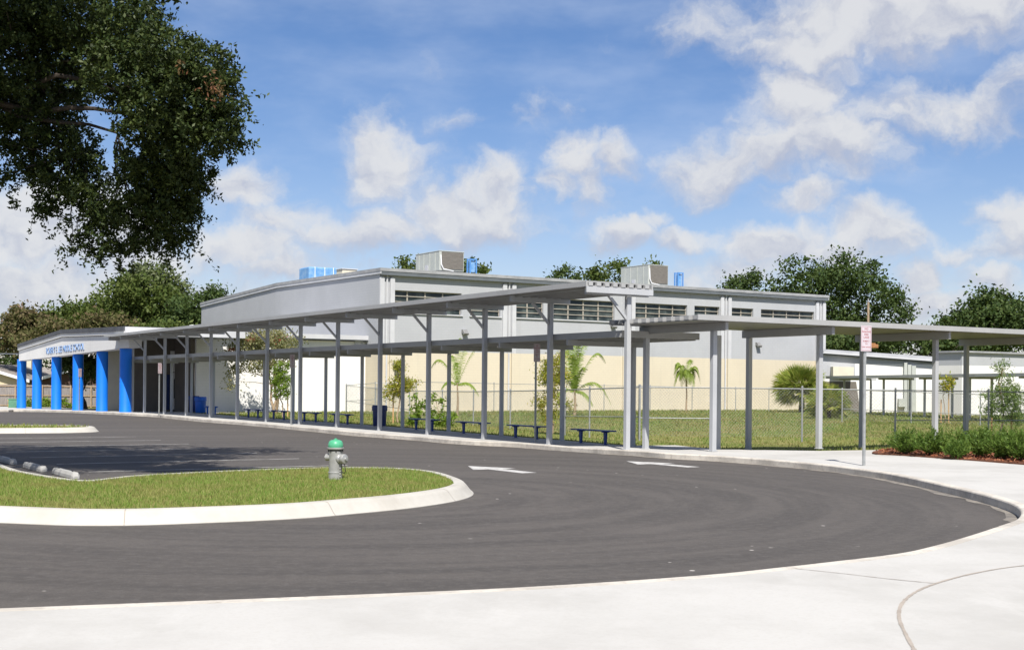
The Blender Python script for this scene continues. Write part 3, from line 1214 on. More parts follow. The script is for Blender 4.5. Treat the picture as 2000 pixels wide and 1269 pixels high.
mbl = MB()
wallpiece(mbl, 0, GL, -.4, BZ)
mbl.box(gpt(TH / 2, GD / 2 + TH / 2, (BZ - .4) / 2), TH, GD - TH, BZ + .4, R, T)
mbl.box(gpt(GL - TH / 2, GD / 2 + TH / 2, (BZ - .4) / 2), TH, GD - TH, BZ + .4, R, T)
mbl.build('lower_wall', M['wallbeige'], gym)
wallpiece(mb, 0, GL, BZ, WZ0)
wallpiece(mb, 0, GL, WZ1, 10.1)
prev = 0
for a, b, _ in wins:
    wallpiece(mb, prev, a, WZ0, WZ1)
    prev = b
wallpiece(mb, prev, GL, WZ0, WZ1)
for r in (TH / 2, GL - TH / 2):
    poly = [gpt(r - TH / 2, TH, BZ), gpt(r - TH / 2, GD, BZ), gpt(r - TH / 2, GD, 9.6), gpt(r - TH / 2, 20, 10.25), gpt(r - TH / 2, TH, 10.1)]
    mb.prism(poly, R * TH)
mb.box(gpt(GL / 2, GD + TH / 2, 4.8), GL, TH, 9.6, R, T)
mb.build('upper_wall', M['wallgrey'], gym)
# dark inside behind the glass
mb = MB()
for a, b, ncol in wins:
    mb = MB()
    rc = (a + b) / 2
    wd = b - a
    # frame lining
    mb.box(gpt(rc, TH - .03, WZ0 + .03), wd, .05, .06, R, T)
    mb.box(gpt(rc, TH - .03, WZ1 - .03), wd, .05, .06, R, T)
    for i in range(ncol + 1):
        r = a + .03 + (wd - .06) * i / ncol
        mb.box(gpt(r, TH - .075, (WZ0 + WZ1) / 2), .11 if 0 < i < ncol else .06, .06, WZ1 - WZ0 - .12, R, T)
    for j in range(1, 4):
        z = WZ0 + (WZ1 - WZ0) * j / 4
        mb.box(gpt(rc, TH - .125, z), wd - .02, .04, .055, R, T)
    wf = mb.build('window', M['bronze'], gym)
    mb = MB()
    for j in range(4):
        z0 = WZ0 + (WZ1 - WZ0) * (j + .04) / 4
        z1 = WZ0 + (WZ1 - WZ0) * (j + .96) / 4
        nn = ncol
        for i in range(nn):
            tl = random.uniform(.005, .05)
            r0 = a + .04 + (wd - .08) * i / nn
            r1 = a + .04 + (wd - .08) * (i + 1) / nn - .02
            mb.quad(gpt(r0, TH - .06 - tl, z0), gpt(r1, TH - .06 - tl, z0), gpt(r1, TH - .045, z1), gpt(r0, TH - .045, z1))
    mb.box(gpt(rc, TH + .02, (WZ0 + WZ1) / 2), wd, .03, WZ1 - WZ0, R, T)
    mb.build('pane', M['glass'], wf)
    mb = MB()
    mb.box(gpt(rc, -.04, WZ0 - .05), wd + .16, .14, .09, R, T)
    mb.build('sill', M['trim'], wf)
# pilaster pairs with a downspout between
for px, has in ((744, 1), (992, 1), (1226, 1), (1415, 1), (1600, 1)):
    s = front_s(px)
    s = min(max(s, .55), GL - .55)
    mb = MB()
    for d in (-.42, .42):
        mb.box(gpt(s + d, -.085, (BZ + 9.75) / 2), .36, .17, 9.75 - BZ, R, T)
        mb.prism([gpt(s + d + .18 * math.cos(i_ * math.pi / 10), -.168, 9.751 + .16 * math.sin(i_ * math.pi / 10)) for i_ in range(11)], T * .165)
    mb.build('pilaster', M['trim'], gym)
    mb = MB()
    for d in (-.42, .42):
        mb.box(gpt(s + d, -.085, (BZ - .4) / 2 - .002), .36, .17, BZ + .4 - .004, R, T)
    mb.build('pilaster_base', M['wallbeige'], gym)
    mb = MB()
    mb.tube([gpt(s, -.09, .1), gpt(s, -.09, 10.2)], .07, 8)
    mb.build('downspout', M['trim'], gym)
# roof with overhanging eaves
OV = .14
OF = .36
mb = MB()
prof = [(-OF, 10.20), (20, 10.37), (GD + OF, 9.68)]
top_ = [gpt(-OV, a, z + .33) for a, z in prof]
bot = [gpt(-OV, a, z + .10) for a, z in reversed(prof)]
mb.prism(top_ + bot, R * (GL + 2 * OV))
mb.build('roof', M['roof'], gym)
for r_ in (-OV + .03, GL + OV - .09):
    mb = MB()
    up_ = [gpt(r_, a + (.02 if i == 0 else (-.02 if i == 2 else 0)), z + .098) for i, (a, z) in enumerate(prof)]
    lo_ = [v - UP * .2 for v in reversed(up_)]
    mb.prism(up_ + lo_, R * .06)
    mb.build('gable_trim', M['trim'], gym)
mb = MB()
mb.box(gpt(GL / 2, -OF + .06, 10.16), GL + 2 * OV - .2, .05, .28, R, T)
mb.build('fascia', M['soffit'], gym)
mb = MB()
mb.box(gpt(GL / 2, -.14, 10.06), GL, .24, .05, R, T)
mb.build('eave_board', M['soffit'], gym)
for px, py in ((905, 651), (1195, 638), (1478, 675)):
    s = front_s(px)
    z = zat(px, py, (GC + R * s).y)
    mb = MB()
    mb.box(gpt(s, -.07, z + .16), .42, .14, .28, R, T)
    mb.prism([gpt(s - .2, -.15, z + .28), gpt(s - .2, -.45, z - .02), gpt(s - .2, -.35, z - .14), gpt(s - .2, -.15, z)], R * .4)
    mb.build('floodlight', M['lamp'], gym)
mb = MB()
s = front_s(768)
mb.box(gpt(s, -.3, zat(768, 712, 96)), .3, .6, .22, R, T)
mb.box(gpt(s + .45, -.35, zat(768, 709, 96) + .1), .5, .3, .25, R, T)
mb.build('security_camera', M['lamp'], gym)

# things on its roof


def ac_unit(px, y, top_py, label):
    c = at(px, 540, y)
    zt = zat(px, top_py, y)
    zb = 10.75
    a = thing('air_conditioner', label, 'air conditioner', (c.x, c.y, zb), 'rooftop air conditioners')
    h = zt - zb
    o_ = Vector((c.x, c.y, 0))

    def q(r, t, z):
        p = o_ + R * r + T * t
        return Vector((p.x, p.y, z))
    mb = MB()
    mb.box(q(1.1, 2, zb + h / 2 + .12), 2.2, 4, h - .24, R, T)
    mb.box(q(1.1, 2, zt + .02), 2.26, 4.06, .06, R, T)
    mb.build('casing', M['acgrey'], a, bevel=.02)
    mb = MB()
    mb.box(q(1.1, 2, zb + .02), 2.0, 3.8, .5, R, T)
    mb.build('curb', M['roof'], a)
    mb = MB()
    mb.box(q(1.16, -.03, zb + h / 2 + .16), 1.92, .05, h - .42, R, T)
    mb.build('coil_grille', M['accoil'], a)
    for t in (.7, 1.6, 2.6, 3.4):
        mb = MB()
        mb.box(q(-.015, t, zb + h / 2 + .1), .03, .05, h - .3, R, T)
        mb.build('panel_seam', M['acgrey'], a)
    mb = MB()
    mb.box(q(-.02, 2.1, zb + .55), .04, .5, .45, R, T)
    mb.build('access_panel', M['trim'], a)
    mb = MB()
    mb.tube([q(.1, -.06, zt - .3), q(.12, -.1, zb + .7), q(.3, -.12, zb + .35), q(1.2, -.1, zb + .22)], .05, 6)
    mb.build('pipe', M['cloudwhite'], a)


ac_unit(858, 101.5, 490, 'rooftop air conditioner on the gymnasium, the bigger one left of a blue frame')
ac_unit(1266, 113.5, 517, 'rooftop air conditioner on the gymnasium, above the end of the tall canopy')


def blue_frame(px, y, top_py, label):
    c = at(px, 545, y)
    zt = zat(px, top_py, y)
    zb = 10.65
    a = thing('roof_frame', label, 'rooftop frame', (c.x, c.y, zb), 'blue frames on the gymnasium roof')
    o_ = Vector((c.x, c.y, 0))

    def q(r, t, z):
        p = o_ + R * r + T * t
        return Vector((p.x, p.y, z))
    mb = MB()
    for r in (-.27, .27):
        for t in (0, .45):
            mb.box(q(r, t, (zb + zt) / 2), .09, .09, zt - zb, R, T)
    for t in (0, .45):
        mb.box(q(0, t, zt - .06), .44, .08, .1, R, T)
    mb.build('frame', M['bluemetal'], a)
    mb = MB()
    mb.box(q(0, .225, (zb + zt) / 2), .4, .3, zt - zb - .35, R, T)
    mb.build('louvre_box', M['tarp'], a)


blue_frame(924, 101, 505, 'narrow light blue upright frame beside the left rooftop air conditioner')
blue_frame(1329, 113, 532, 'narrow light blue upright frame beside the right rooftop air conditioner')
c = at(622, 545, 112)
a = thing('tarp_covered_unit', 'blue wrapped box on the gymnasium roof near the gable ridge', 'rooftop unit', (c.x, c.y, 10.5))
mb = MB()
zt = zat(622, 524, 112)
mb.box((c.x, c.y, (zt + 10.3) / 2), 2.7, 2.2, zt - 10.3, R, T)
mb.build('wrapping', M['tarp'], a, bevel=.12, bseg=3)
mb = MB()
for d in (-.8, .1, .9):
    q = c + R * d
    mb.box((q.x, q.y, (zt + 10.3) / 2), .05, 2.26, zt - 10.28, R, T)
mb.build('tie_strap', M['cloudwhite'], a)
c = at(677, 545, 106)
a = thing('roof_hatch', 'cream low box on the gymnasium roof right of the blue wrapped box', 'rooftop unit', (c.x, c.y, 10.5))
mb = MB()
zt = zat(677, 527.5, 106)
mb.box((c.x, c.y, (zt + 10.3) / 2), 1.3, 1.2, zt - 10.3, R, T)
mb.build('body', M['cream'], a, bevel=.04)
mb = MB()
mb.box((c.x, c.y, zt + .04), 1.45, 1.35, .07, R, T)
mb.build('lid', M['trim'], a, bevel=.02)

# ------------------------------------------------------------------ classroom wing left of the gymnasium
W1 = Vector((-10.95, 97.0, 0))
wing = thing('classroom_wing', 'low white wing with flat roof joining the gymnasium on its left', 'building', (W1.x, W1.y, .1))


def wpt(r, t, z):
    p = W1 + R * r + T * t
    return Vector((p.x, p.y, z))


mb = MB()
mb.box(wpt(-6.45, .15, 2.4), 12.9, .3, 5.6, R, T)
mb.build('wall', M['wallwhite'], wing)
mb = MB()
mb.box(wpt(-6.3, 8, 5.48), 13.2, 17, .32, R, T)
mb.build('roof', M['trim'], wing)
mb = MB()
mb.box(wpt(-6.3, -.32, 5.29), 12.9, .3, .06, R, T)
mb.build('soffit', M['soffit'], wing)
mb = MB()
mb.tube([wpt(-.35, -.1, 5.3), wpt(-.35, -.1, .1)], .07)
mb.build('downspout', M['trim'], wing)
mb = MB()
mb.box(wpt(-.65, -.06, 5.0), .5, .12, .7, R, T)
mb.build('vent_hood', M['trim'], wing)

# ------------------------------------------------------------------ entrance portico
colx = [42, 72, 110, 152, 199, 245]
K2 = 66700.0


def port_at(px, py):
    return at(px, py, K2 / (px + 550))


ent = thing('school_entrance', 'white gabled school entrance carried on thick blue columns', 'building', tuple(at(152, 799, 95)))
for x, yb, yt in zip(colx, (796.5, 797.2, 798, 799.5, 801, 803), (703, 700, 694, 689, 683, 678)):
    p = port_at(x, yb)
    q = port_at(x, yt)
    mb = MB()
    mb.lathe([(.39, p.z - .3), (.39, p.z + .02), (.385, p.z + .03), (.385, q.z + .06), (.0, q.z + .06)], 28, (p.x, p.y, 0))
    mb.build('column', M['blue'], ent, smooth=True)
# gable fascia wall on top of the columns
A = port_at(36, 705)
B = port_at(248, 680)
aL, aK, aR = port_at(36, 683.5), port_at(120, 657.5), port_at(248, 652)
nrm = -R
fr = [A, B, Vector((B.x, B.y, aR.z)), aK.copy(), Vector((A.x, A.y, aL.z))]
# put everything on the plane through A,B
Pn = (B - A)
Pn.z = 0
Pn.normalize()


def onplane(v):
    d = (Vector((v.x, v.y, 0)) - Vector((A.x, A.y, 0))).dot(Pn)
    q = Vector((A.x, A.y, 0)) + Pn * d
    return Vector((q.x, q.y, v.z))


out_n = Vector((Pn.y, -Pn.x, 0))
if out_n.dot(R) > 0:
    out_n = -out_n
def pplane(px, py, d):
    """where the sight line of a photo pixel meets the porch front plane moved out by d"""
    r = at(px, py, 1.0) - CAM
    r.z = at(px, py, 1.0).z - CAM.z
    base = Vector((A.x, A.y, 0)) + out_n * d
    n_ = Vector((out_n.x, out_n.y, 0))
    k_ = (base - Vector((CAM.x, CAM.y, 0))).dot(n_) / Vector((r.x, r.y, 0)).dot(n_)
    return CAM + r * k_


wf_ = [pplane(x, y, .40) for x, y in ((37, 704.5), (252, 678), (252, 650), (120, 655), (37, 682))]
mb = MB()
mb.prism(wf_, out_n * -.8)
mb.build('gable_wall', M['wallwhite'], ent)
tL, tK, tR = [pplane(x, y, .5) - out_n * .5 for x, y in ((35, 684), (120, 657.5), (244, 653))]
mb = MB()


def edge_band(mb, pts, z0, z1, o0, o1):
    lo = [p + UP * z0 for p in pts]
    hi = [p + UP * z1 for p in pts]
    for i in range(len(pts) - 1):
        poly = [lo[i] + out_n * o0, lo[i + 1] + out_n * o0, hi[i + 1] + out_n * o0, hi[i] + out_n * o0]
        mb.prism(poly, out_n * (o1 - o0))


edge_band(mb, [tL, tK, tR], .0, .22, .41, .52)
mb.build('gable_trim', M['wallwhite'], ent)
mb = MB()
deep = -7.4
edge_band(mb, [tL - Pn * -.15, tK, tR + Pn * -.15], .223, .52, deep, .58)
mb.build('roof', M['roofdark'], ent)
mb = MB()
edge_band(mb, [tL, tK, tR], -.05, .21, deep + .2, .40)
mb.build('ceiling', M['soffit'], ent)
# white eave on the walkway side
mb = MB()
eR = tR + Pn * (.05 if (tR - tL).dot(Pn) > 0 else -.05)
mb.box(eR + UP * .23 + out_n * (deep / 2 + .26), .06, -deep + .5, .52, Pn, out_n)
mb.build('eave_trim', M['trim'], ent)
# inside of the porch: a recessed dark entry beside a cream wall, doors
def wing_s(px, t):
    """distance to the left along the wing line (set back t) for a photo column"""
    k = (px - PX0) / F
    bx, by = W1.x + T.x * t, W1.y + T.y * t
    return (bx - k * by) / (R.x - k * R.y)


def wbox2(mb, s0_, s1_, t, th_, z0_, z1_):
    mb.box(wpt(-(s0_ + s1_) / 2, t + th_ / 2, (z0_ + z1_) / 2), abs(s1_ - s0_), th_, z1_ - z0_, R, T)


RT = 4.0
sa, sb, sc_ = wing_s(345, RT), wing_s(262, RT), wing_s(201, RT)
mb = MB()
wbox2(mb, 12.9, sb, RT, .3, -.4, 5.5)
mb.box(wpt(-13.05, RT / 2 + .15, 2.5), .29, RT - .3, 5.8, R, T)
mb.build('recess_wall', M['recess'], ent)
mb = MB()
wbox2(mb, sb + .005, sc_, RT - .02, .3, -.4, 5.5)
mb.build('side_wall', M['cream'], ent)
mb = MB()
d0, d1 = wing_s(350, RT), wing_s(332, RT)
wbox2(mb, d0, d1, RT - .06, .05, .1, 2.75)
d_ = mb.build('door', M['wallwhite'], ent)
mb = MB()
wbox2(mb, wing_s(344, RT), wing_s(339, RT), RT - .075, .012, .9, 2.3)
mb.build('door_pane', M['glass'], d_)
mb = MB()
wbox2(mb, wing_s(331, RT), wing_s(322, RT), RT - .06, .05, .1, 2.6)
mb.build('door', M['navy'], ent)
mb = MB()
wbox2(mb, d0, d1, RT - .05, .04, 2.8, 4.3)
mb.build('transom_panel', M['wallwhite'], ent)

# lettering on the gable
def text(body, size, mat, origin, ax, up, name, parent, extrude=.01, align='LEFT', wscale=1.0, bold=0.0, length=None):
    cu = bpy.data.curves.new(name, 'FONT')
    cu.body = body
    cu.size = size
    cu.extrude = extrude
    cu.offset = bold
    cu.align_x = align
    cu.resolution_u = 3
    cu.materials.append(mat)
    o = bpy.data.objects.new(name, cu)
    link(o)
    ax = ax.normalized()
    nz = ax.cross(up).normalized()
    upn = nz.cross(ax)
    mw = Matrix((ax * wscale, upn, nz)).transposed().to_4x4()
    mw.translation = origin
    bpy.context.view_layer.update()
    dg = bpy.context.evaluated_depsgraph_get()
    me = bpy.data.meshes.new_from_object(o.evaluated_get(dg), depsgraph=dg)
    me.name = name
    bpy.data.objects.remove(o)
    bpy.data.curves.remove(cu)
    if length:
        xs_ = [v.co.x for v in me.vertices]
        k_ = length / (max(xs_) - min(xs_))
        for v in me.vertices:
            v.co.x *= k_
    me.transform(mw)
    o = bpy.data.objects.new(name, me)
    link(o)
    o.parent = parent
    o.matrix_parent_inverse = Matrix.Translation(parent.location).inverted()
    return o


s0 = pplane(90, 691.5, .43)
s1 = pplane(163.5, 683.0, .43)
text('ROBERT E. LEE MIDDLE SCHOOL', .72, M['letterblue'], s0, s1 - s0, UP, 'lettering', ent, .015, bold=-.012, length=(s1 - s0).length)

# ------------------------------------------------------------------ buildings on the right
rb = thing('annex_building', 'low pale annex with a sloping roof edge behind the fan palm', 'building', tuple(at(1730, 808, 107)))
p0, p1 = at(1604, 810, 108), at(1840, 810, 108.5)


def rpt(px, py, d=0):
    f = (px - 1604) / 236.0
    y = 108 + .5 * f
    return at(px, py, y) + Vector((0, d, 0))


mb = MB()
mb.prism([rpt(1607, 815), rpt(1845, 815), rpt(1845, 711.5), rpt(1670, 710), rpt(1670, 740), rpt(1607, 740)], (6 * .262, 6, 0))
mb.build('lower_wall', M['wallwhite'], rb)
mb = MB()
mb.prism([rpt(1607, 740), rpt(1669.9, 740), rpt(1669.9, 709.9), rpt(1845, 711.4), rpt(1845, 702), rpt(1607, 690)], (6 * .262, 6, 0))
mb.build('upper_wall', M['wallgrey'], rb)
mb = MB()
mb.prism([rpt(1606, 690, -.5), rpt(1838, 707, -.5), rpt(1838, 703, -.5), rpt(1606, 686, -.5)], (7 * .262, 7, 0))
mb.build('roof_trim', M['trim'], rb)
mb = MB()
mb.prism([rpt(1606, 685.9, -.45), rpt(1838, 702.9, -.45), rpt(1838, 696.5, .5), rpt(1606, 681, .5)], (9 * .262, 9, 0))
mb.build('roof', M['roof'], rb)
mb = MB()
mb.prism([rpt(1606, 692.4, -.3), rpt(1838, 709.4, -.3), rpt(1838, 707.1, -.3), rpt(1606, 690.1, -.3)], (0, .35, 0))
mb.build('soffit', M['soffit'], rb)
mb = MB()
mb.prism([rpt(1622, 735, -.9), rpt(1662, 735, -.9), rpt(1662, 717, -.9), rpt(1622, 716, -.9)], (0, .89, 0))
mb.build('bulkhead', M['cream'], rb)
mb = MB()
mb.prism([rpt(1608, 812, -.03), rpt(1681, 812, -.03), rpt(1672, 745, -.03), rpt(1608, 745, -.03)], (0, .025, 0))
mb.build('opening_shade', M['recess'], rb)  # flat dark panel, the shade of a recess put in as colour
mb = MB()
for x0, x1, y0, y1 in ((1764, 1770, 708, 806), (1771, 1778, 712, 806), (1779, 1787, 714, 808)):
    mb.prism([rpt(x0, y1, -.3), rpt(x1, y1, -.3), rpt(x1, y0, -.3), rpt(x0, y0, -.3)], (0, .29, 0))
mb.build('conduit', M['acgrey'], rb)
mb = MB()
mb.prism([rpt(1753, 794, -.4), rpt(1766, 794, -.4), rpt(1766, 778, -.4), rpt(1753, 778, -.4)], (0, .39, 0))
mb.build('meter_box', M['acgrey'], rb)

far2 = thing('classroom_block', 'low classroom block with grey band over white wall at the right edge', 'building', (33.9, 98, 0))
CC = Vector((33.9, 98.0, 0))


def cpt(r, t, z):
    p = CC + R * r + T * t
    return Vector((p.x, p.y, z))


mb = MB()
mb.box(cpt(15, 1.1, 1.7), 30, 2.2, 4.36, R, T)
mb.build('lower_wall', M['wallwhite'], far2)
mb = MB()
mb.box(cpt(15, 1.1, 4.36), 30, 2.2, .956, R, T)
mb.build('upper_wall', M['wallgrey'], far2)
mb = MB()
mb.box(cpt(15, 1.1, 4.91), 30.4, 2.6, .14, R, T)
mb.build('roof', M['roof'], far2)
for px, py, mt in ((1914, 702, 'cream'), (1932, 708, 'lamp')):
    q = at(px, py, 100.5)
    mb = MB()
    mb.box(q - T * .25, .45, .3, .35, R, T)
    mb.box(q - T * .45 - UP * .15, .3, .25, .2, R, T)
    mb.build('floodlight', M[mt], far2)

bk = thing('walkway_canopy', 'distant low grey canopy on slim posts in front of the white annex', 'covered walkway', (27, 92, 0))
kd = Vector((4.4, -29.0, 0)).normalized()
kn = Vector((-kd.y, kd.x, 0))
kn = kn if kn.x > 0 else -kn
kp = Vector((25.9, 106.0, 0))
for pxl, Zl, pxr in ((1649, 103, 1701), (1726, 96, 1777), (1806, 89.5, 1860), (1894, 83.4, 1937), (2003, 77, 2040)):
    for px in (pxl, pxr):
        q = at(px, 760, Zl)
        mb = MB()
        mb.box((q.x, q.y, 1.3), .13, .13, 3.0, kd, kn)
        mb.build('post', M['metal'], bk)
    a, b_ = at(pxl, 760, Zl), at(pxr, 760, Zl)
    mb = MB()
    mb.bar(Vector((a.x - .4, a.y, 2.79)), Vector((b_.x + .4, b_.y, 2.79)), .1, .15)
    mb.build('beam', M['metal'], bk)
a, b_ = at(1622, 735, 104.5), at(2060, 735, 74)
mb = MB()
a.z = b_.z = 2.94
d = (b_ - a).normalized()
s = Vector((-d.y, d.x, 0))
s = s if s.x > 0 else -s
mb.box((a + b_) / 2 + s * 1.1, (b_ - a).length, 2.9, .12, d, s)
mb.build('roof_deck', M['metal'], bk)
mb = MB()
mb.box((a + b_) / 2 - s * .37, (b_ - a).length, .05, .2, d, s)
mb.build('gutter', M['metal'], bk)

# ------------------------------------------------------------------ chain link fences
def fence(name, label, tops, height, pitch, wire, midrail=None, mat='galv', post_r=.035):
    """tops: world points of the top rail at each post"""
    th = thing(name, label, 'fence', tuple(tops[0] - UP * height), 'chain link fences')
    for p in tops:
        mb = MB()
        mb.tube([p - UP * (height + .15), p + UP * .05], post_r, 8)
        mb.lathe([(post_r * 1.25, 0), (post_r * 1.1, .04), (0, .07)], 8, p + UP * .05)
        mb.build('post', M[mat], th, smooth=False)
    mb = MB()
    for i in range(len(tops) - 1):
        mb.tube([tops[i], tops[i + 1]], .024, 6)
    mb.build('top_rail', M[mat], th)
    if midrail:
        mb = MB()
        for i in midrail:
            mb.tube([tops[i] - UP * height * .62, tops[i + 1] - UP * height * .62], .02, 6)
        mb.build('mid_rail', M[mat], th)
    V, Fc = [], []
    for i in range(len(tops) - 1):
        a, b = tops[i], tops[i + 1]
        L = (b - a).length
        ax = (b - a) / L
        H = height - .03
        k = -H
        nrm = ax.cross(UP).normalized() * wire
        while k < L:
            for sgn in (1, -1):
                s0_, z0_, s1_, z1_ = k, 0.0, k + H, H
                if s0_ < 0:
                    z0_ = -s0_
                    s0_ = 0
                if s1_ > L:
                    z1_ = H - (s1_ - L)
                    s1_ = L
                if z1_ - z0_ < .02:
                    continue
                if sgn < 0:
                    z0_, z1_ = H - z0_, H - z1_
                A_ = a + ax * s0_ - UP * (H - z0_)
                B_ = a + ax * s1_ - UP * (H - z1_)
                d = (B_ - A_).normalized()
                u = d.cross(nrm).normalized() * wire
                n0 = len(V)
                for pt in (A_, B_):
                    for e in (nrm, u, -nrm, -u):
                        V.append(tuple(pt + e * .5 + nrm * (.3 * sgn)))
                for q in range(4):
                    q2 = (q + 1) % 4
                    Fc.append((n0 + q, n0 + q2, n0 + 4 + q2, n0 + 4 + q))
            k += pitch * 1.414
    np_mesh('wire_mesh', V, Fc, M[mat], th)
    return th


tn = [at(x, y, z) for x, y, z in ((1250, 756, 47.5), (1406, 757.2, 47.2), (1567, 759.3, 48), (1749, 762, 48.4), (1931, 764.5, 50.5), (2115, 767, 53))]
fence('chain_link_fence', 'galvanised chain link fence behind the side canopy, nearest of the fences', tn, 1.8, .085, .0048, midrail=[0, 3, 4])
ta = [at(x, y, z) for x, y, z in ((676, 752.5, 92), (734, 758, 84), (800, 763.5, 76), (864, 764, 70), (925, 764.5, 65), (997, 763.5, 60), (1104, 761.5, 54), (1152, 759.3, 51), (1249, 756, 47.7))]
fence('chain_link_fence', 'chain link fence running behind the blue benches', ta, 1.75, .11, .005, midrail=[0, 1, 6, 7])
tb = [at(x, y, z) for x, y, z in ((677, 752, 92.4), (733, 748, 91.5), (813, 745.5, 92), (965, 748.8, 96.5), (1075, 751, 99), (1180, 752.5, 101.5), (1270, 754, 103.5), (1352, 756, 105.5), (1437, 757.3, 107.5), (1502, 758.3, 109.5), (1590, 759.5, 112))]
fence('chain_link_fence', 'thin far chain link fence along the foot of the beige wall', tb, 1.83, .2, .006, midrail=[0, 1])
tcf = [at(x, y, z) for x, y, z in ((1645, 760.5, 76), (1780, 765, 74), (1915, 770, 72), (2060, 775, 70))]
fence('chain_link_fence', 'far chain link fence before the back canopy at right', tcf, 1.8, .15, .006, midrail=[0, 1, 2])

# ------------------------------------------------------------------ foliage tools
def leaves_at(centres, normals_bias, size, asp=.45, spread=None, outc=None):
    """rhombic leaves; centres (n,3)"""
    n = len(centres)
    d = rng.normal(size=(n, 3))
    if normals_bias is not None:
        d = d * .8 + normals_bias
    d /= np.linalg.norm(d, axis=1)[:, None] + 1e-9
    r = rng.normal(size=(n, 3))
    s = np.cross(d, r)
    s /= np.linalg.norm(s, axis=1)[:, None] + 1e-9
    L = size * rng.uniform(.65, 1.35, n)[:, None]
    W = L * asp
    v = np.stack([centres - d * L / 2, centres + s * W / 2 - d * L * .05, centres + d * L / 2, centres - s * W / 2 - d * L * .05], 1)
    return v.reshape(-1, 3)


def clumped(blobs, nleaf, leaf, clump_r, per=36, shell=.55):
    """blobs: (x,y,z,rx,ry,rz); positions gathered in clumps through the volume"""
    B = np.array(blobs, float)
    vol = B[:, 3] * B[:, 4] * B[:, 5]
    wgt = vol ** .75
    wgt /= wgt.sum()
    nc = max(int(nleaf / per), 4)
    idx = rng.choice(len(B), nc, p=wgt)
    d = rng.normal(size=(nc, 3))
    d /= np.linalg.norm(d, axis=1)[:, None]
    rr = rng.uniform(0, 1, nc) ** (1 / 3 * (1 - shell) + .08)
    cc = B[idx, :3] + d * rr[:, None] * B[idx, 3:6]
    cs = clump_r * rng.uniform(.5, 1.4, nc)
    k = rng.integers(0, nc, nleaf)
    off = rng.normal(size=(nleaf, 3)) * [1, 1, .75]
    pos = cc[k] + off * cs[k][:, None] * .6
    return pos, cc


def crown_mesh(name, blobs, nleaf, leaf, clump_r, mat, parent=None, per=36, asp=.55, bias=(0, 0, .25), shell=.55):
    pos, cc = clumped(blobs, nleaf, leaf, clump_r, per, shell)
    v = leaves_at(pos, np.array(bias), leaf, asp)
    o = np_mesh(name, v, np.arange(len(v)).reshape(-1, 4), mat, parent)
    return o, cc


def limb(mb, a, b, r0, r1, wob=.1, n=5):
    a, b = Vector(a), Vector(b)
    L = (b - a).length
    pts = []
    for i in range(n + 1):
        t = i / n
        p = a.lerp(b, t)
        if 0 < i < n:
            p += Vector((random.uniform(-1, 1), random.uniform(-1, 1), random.uniform(-.5, .5))) * L * wob
        pts.append(p)
    mb.tube(pts, [r0 + (r1 - r0) * i / n for i in range(n + 1)], 7)
    return pts


def tree(name, label, cat, base, blobs, nleaf, leaf, clump_r, mat, trunk_r=.3, group=None, bark='bark', per=36, asp=.55, nlimb=9, shell=.55, extra=None, trunk_top=None, stems=1):
    th = thing(name, label, cat, tuple(base), group)
    base = Vector(base)
    B = np.array(blobs, float)
    cen = Vector(B[:, :3].mean(axis=0))
    o, cc = crown_mesh('crown', blobs, nleaf, leaf, clump_r, mat, th, per, asp, shell=shell)
    mb = MB()
    for s in range(stems):
        top_p = Vector((cen.x, cen.y, base.z + (cen.z - base.z) * .75)) if trunk_top is None else Vector(trunk_top)
        if stems > 1:
            top_p += Vector((random.uniform(-1, 1), random.uniform(-1, 1), 0)) * (cen.z - base.z) * .2
        pts = limb(mb, base - UP * .1 + Vector((random.uniform(-1, 1), random.uniform(-1, 1), 0)) * trunk_r * (stems - 1), top_p, trunk_r, trunk_r * .45, .04, 6)
        for i in range(nlimb):
            q = pts[random.randint(3, len(pts) - 1)]
            c = Vector(cc[random.randint(0, len(cc) - 1)])
            limb(mb, q, q.lerp(c, .92), trunk_r * .35, trunk_r * .06, .07, 4)
    mb.build('trunk', M[bark], th, smooth=True)
    if extra:
        for nm, bl, n2, lf, cr, mt in extra:
            crown_mesh(nm, bl, n2, lf, cr, mt, th, per, asp)
    return th


def pblob(px, py, y, rpx, rpy, depth=None):
    """ellipsoid from photo pixels at distance y"""
    c = at(px, py, y)
    rx = rpx * y / F
    rz = rpy * y / F
    return (c.x, c.y, c.z, rx, depth or rx, rz)


def gbase(px, y, z0=.1):
    p = at(px, 800, y)
    return Vector((p.x, p.y, gz(p.x, p.y, z0)))


# --- background trees
tree('oak_tree', 'broad dark oak rising behind the right end of the gymnasium', 'tree', gbase(1640, 150),
     [pblob(1520, 595, 150, 34, 42, 4), pblob(1575, 560, 150, 36, 34, 5), pblob(1640, 548, 150, 44, 32, 6), pblob(1690, 580, 150, 34, 36, 5), pblob(1728, 612, 150, 30, 24, 4),
      pblob(1600, 620, 150, 70, 50, 5), pblob(1690, 655, 150, 55, 40, 5), pblob(1560, 650, 150, 60, 45, 5), pblob(1755, 620, 149, 25, 16, 2), pblob(1620, 680, 150, 80, 30, 5), pblob(1500, 545, 150, 16, 13, 2), pblob(1540, 522, 150, 22, 14, 2), pblob(1592, 512, 150, 20, 13, 2), pblob(1648, 506, 150, 26, 12, 2.5), pblob(1702, 528, 150, 20, 16, 2), pblob(1745, 578, 150, 18, 16, 2), pblob(1771, 609, 150, 10, 7, 1.2), pblob(1725, 553, 150, 12, 10, 1.5)],
     26000, .42, 1.0, M['fartree'], .6, 'trees behind the school', nlimb=14)
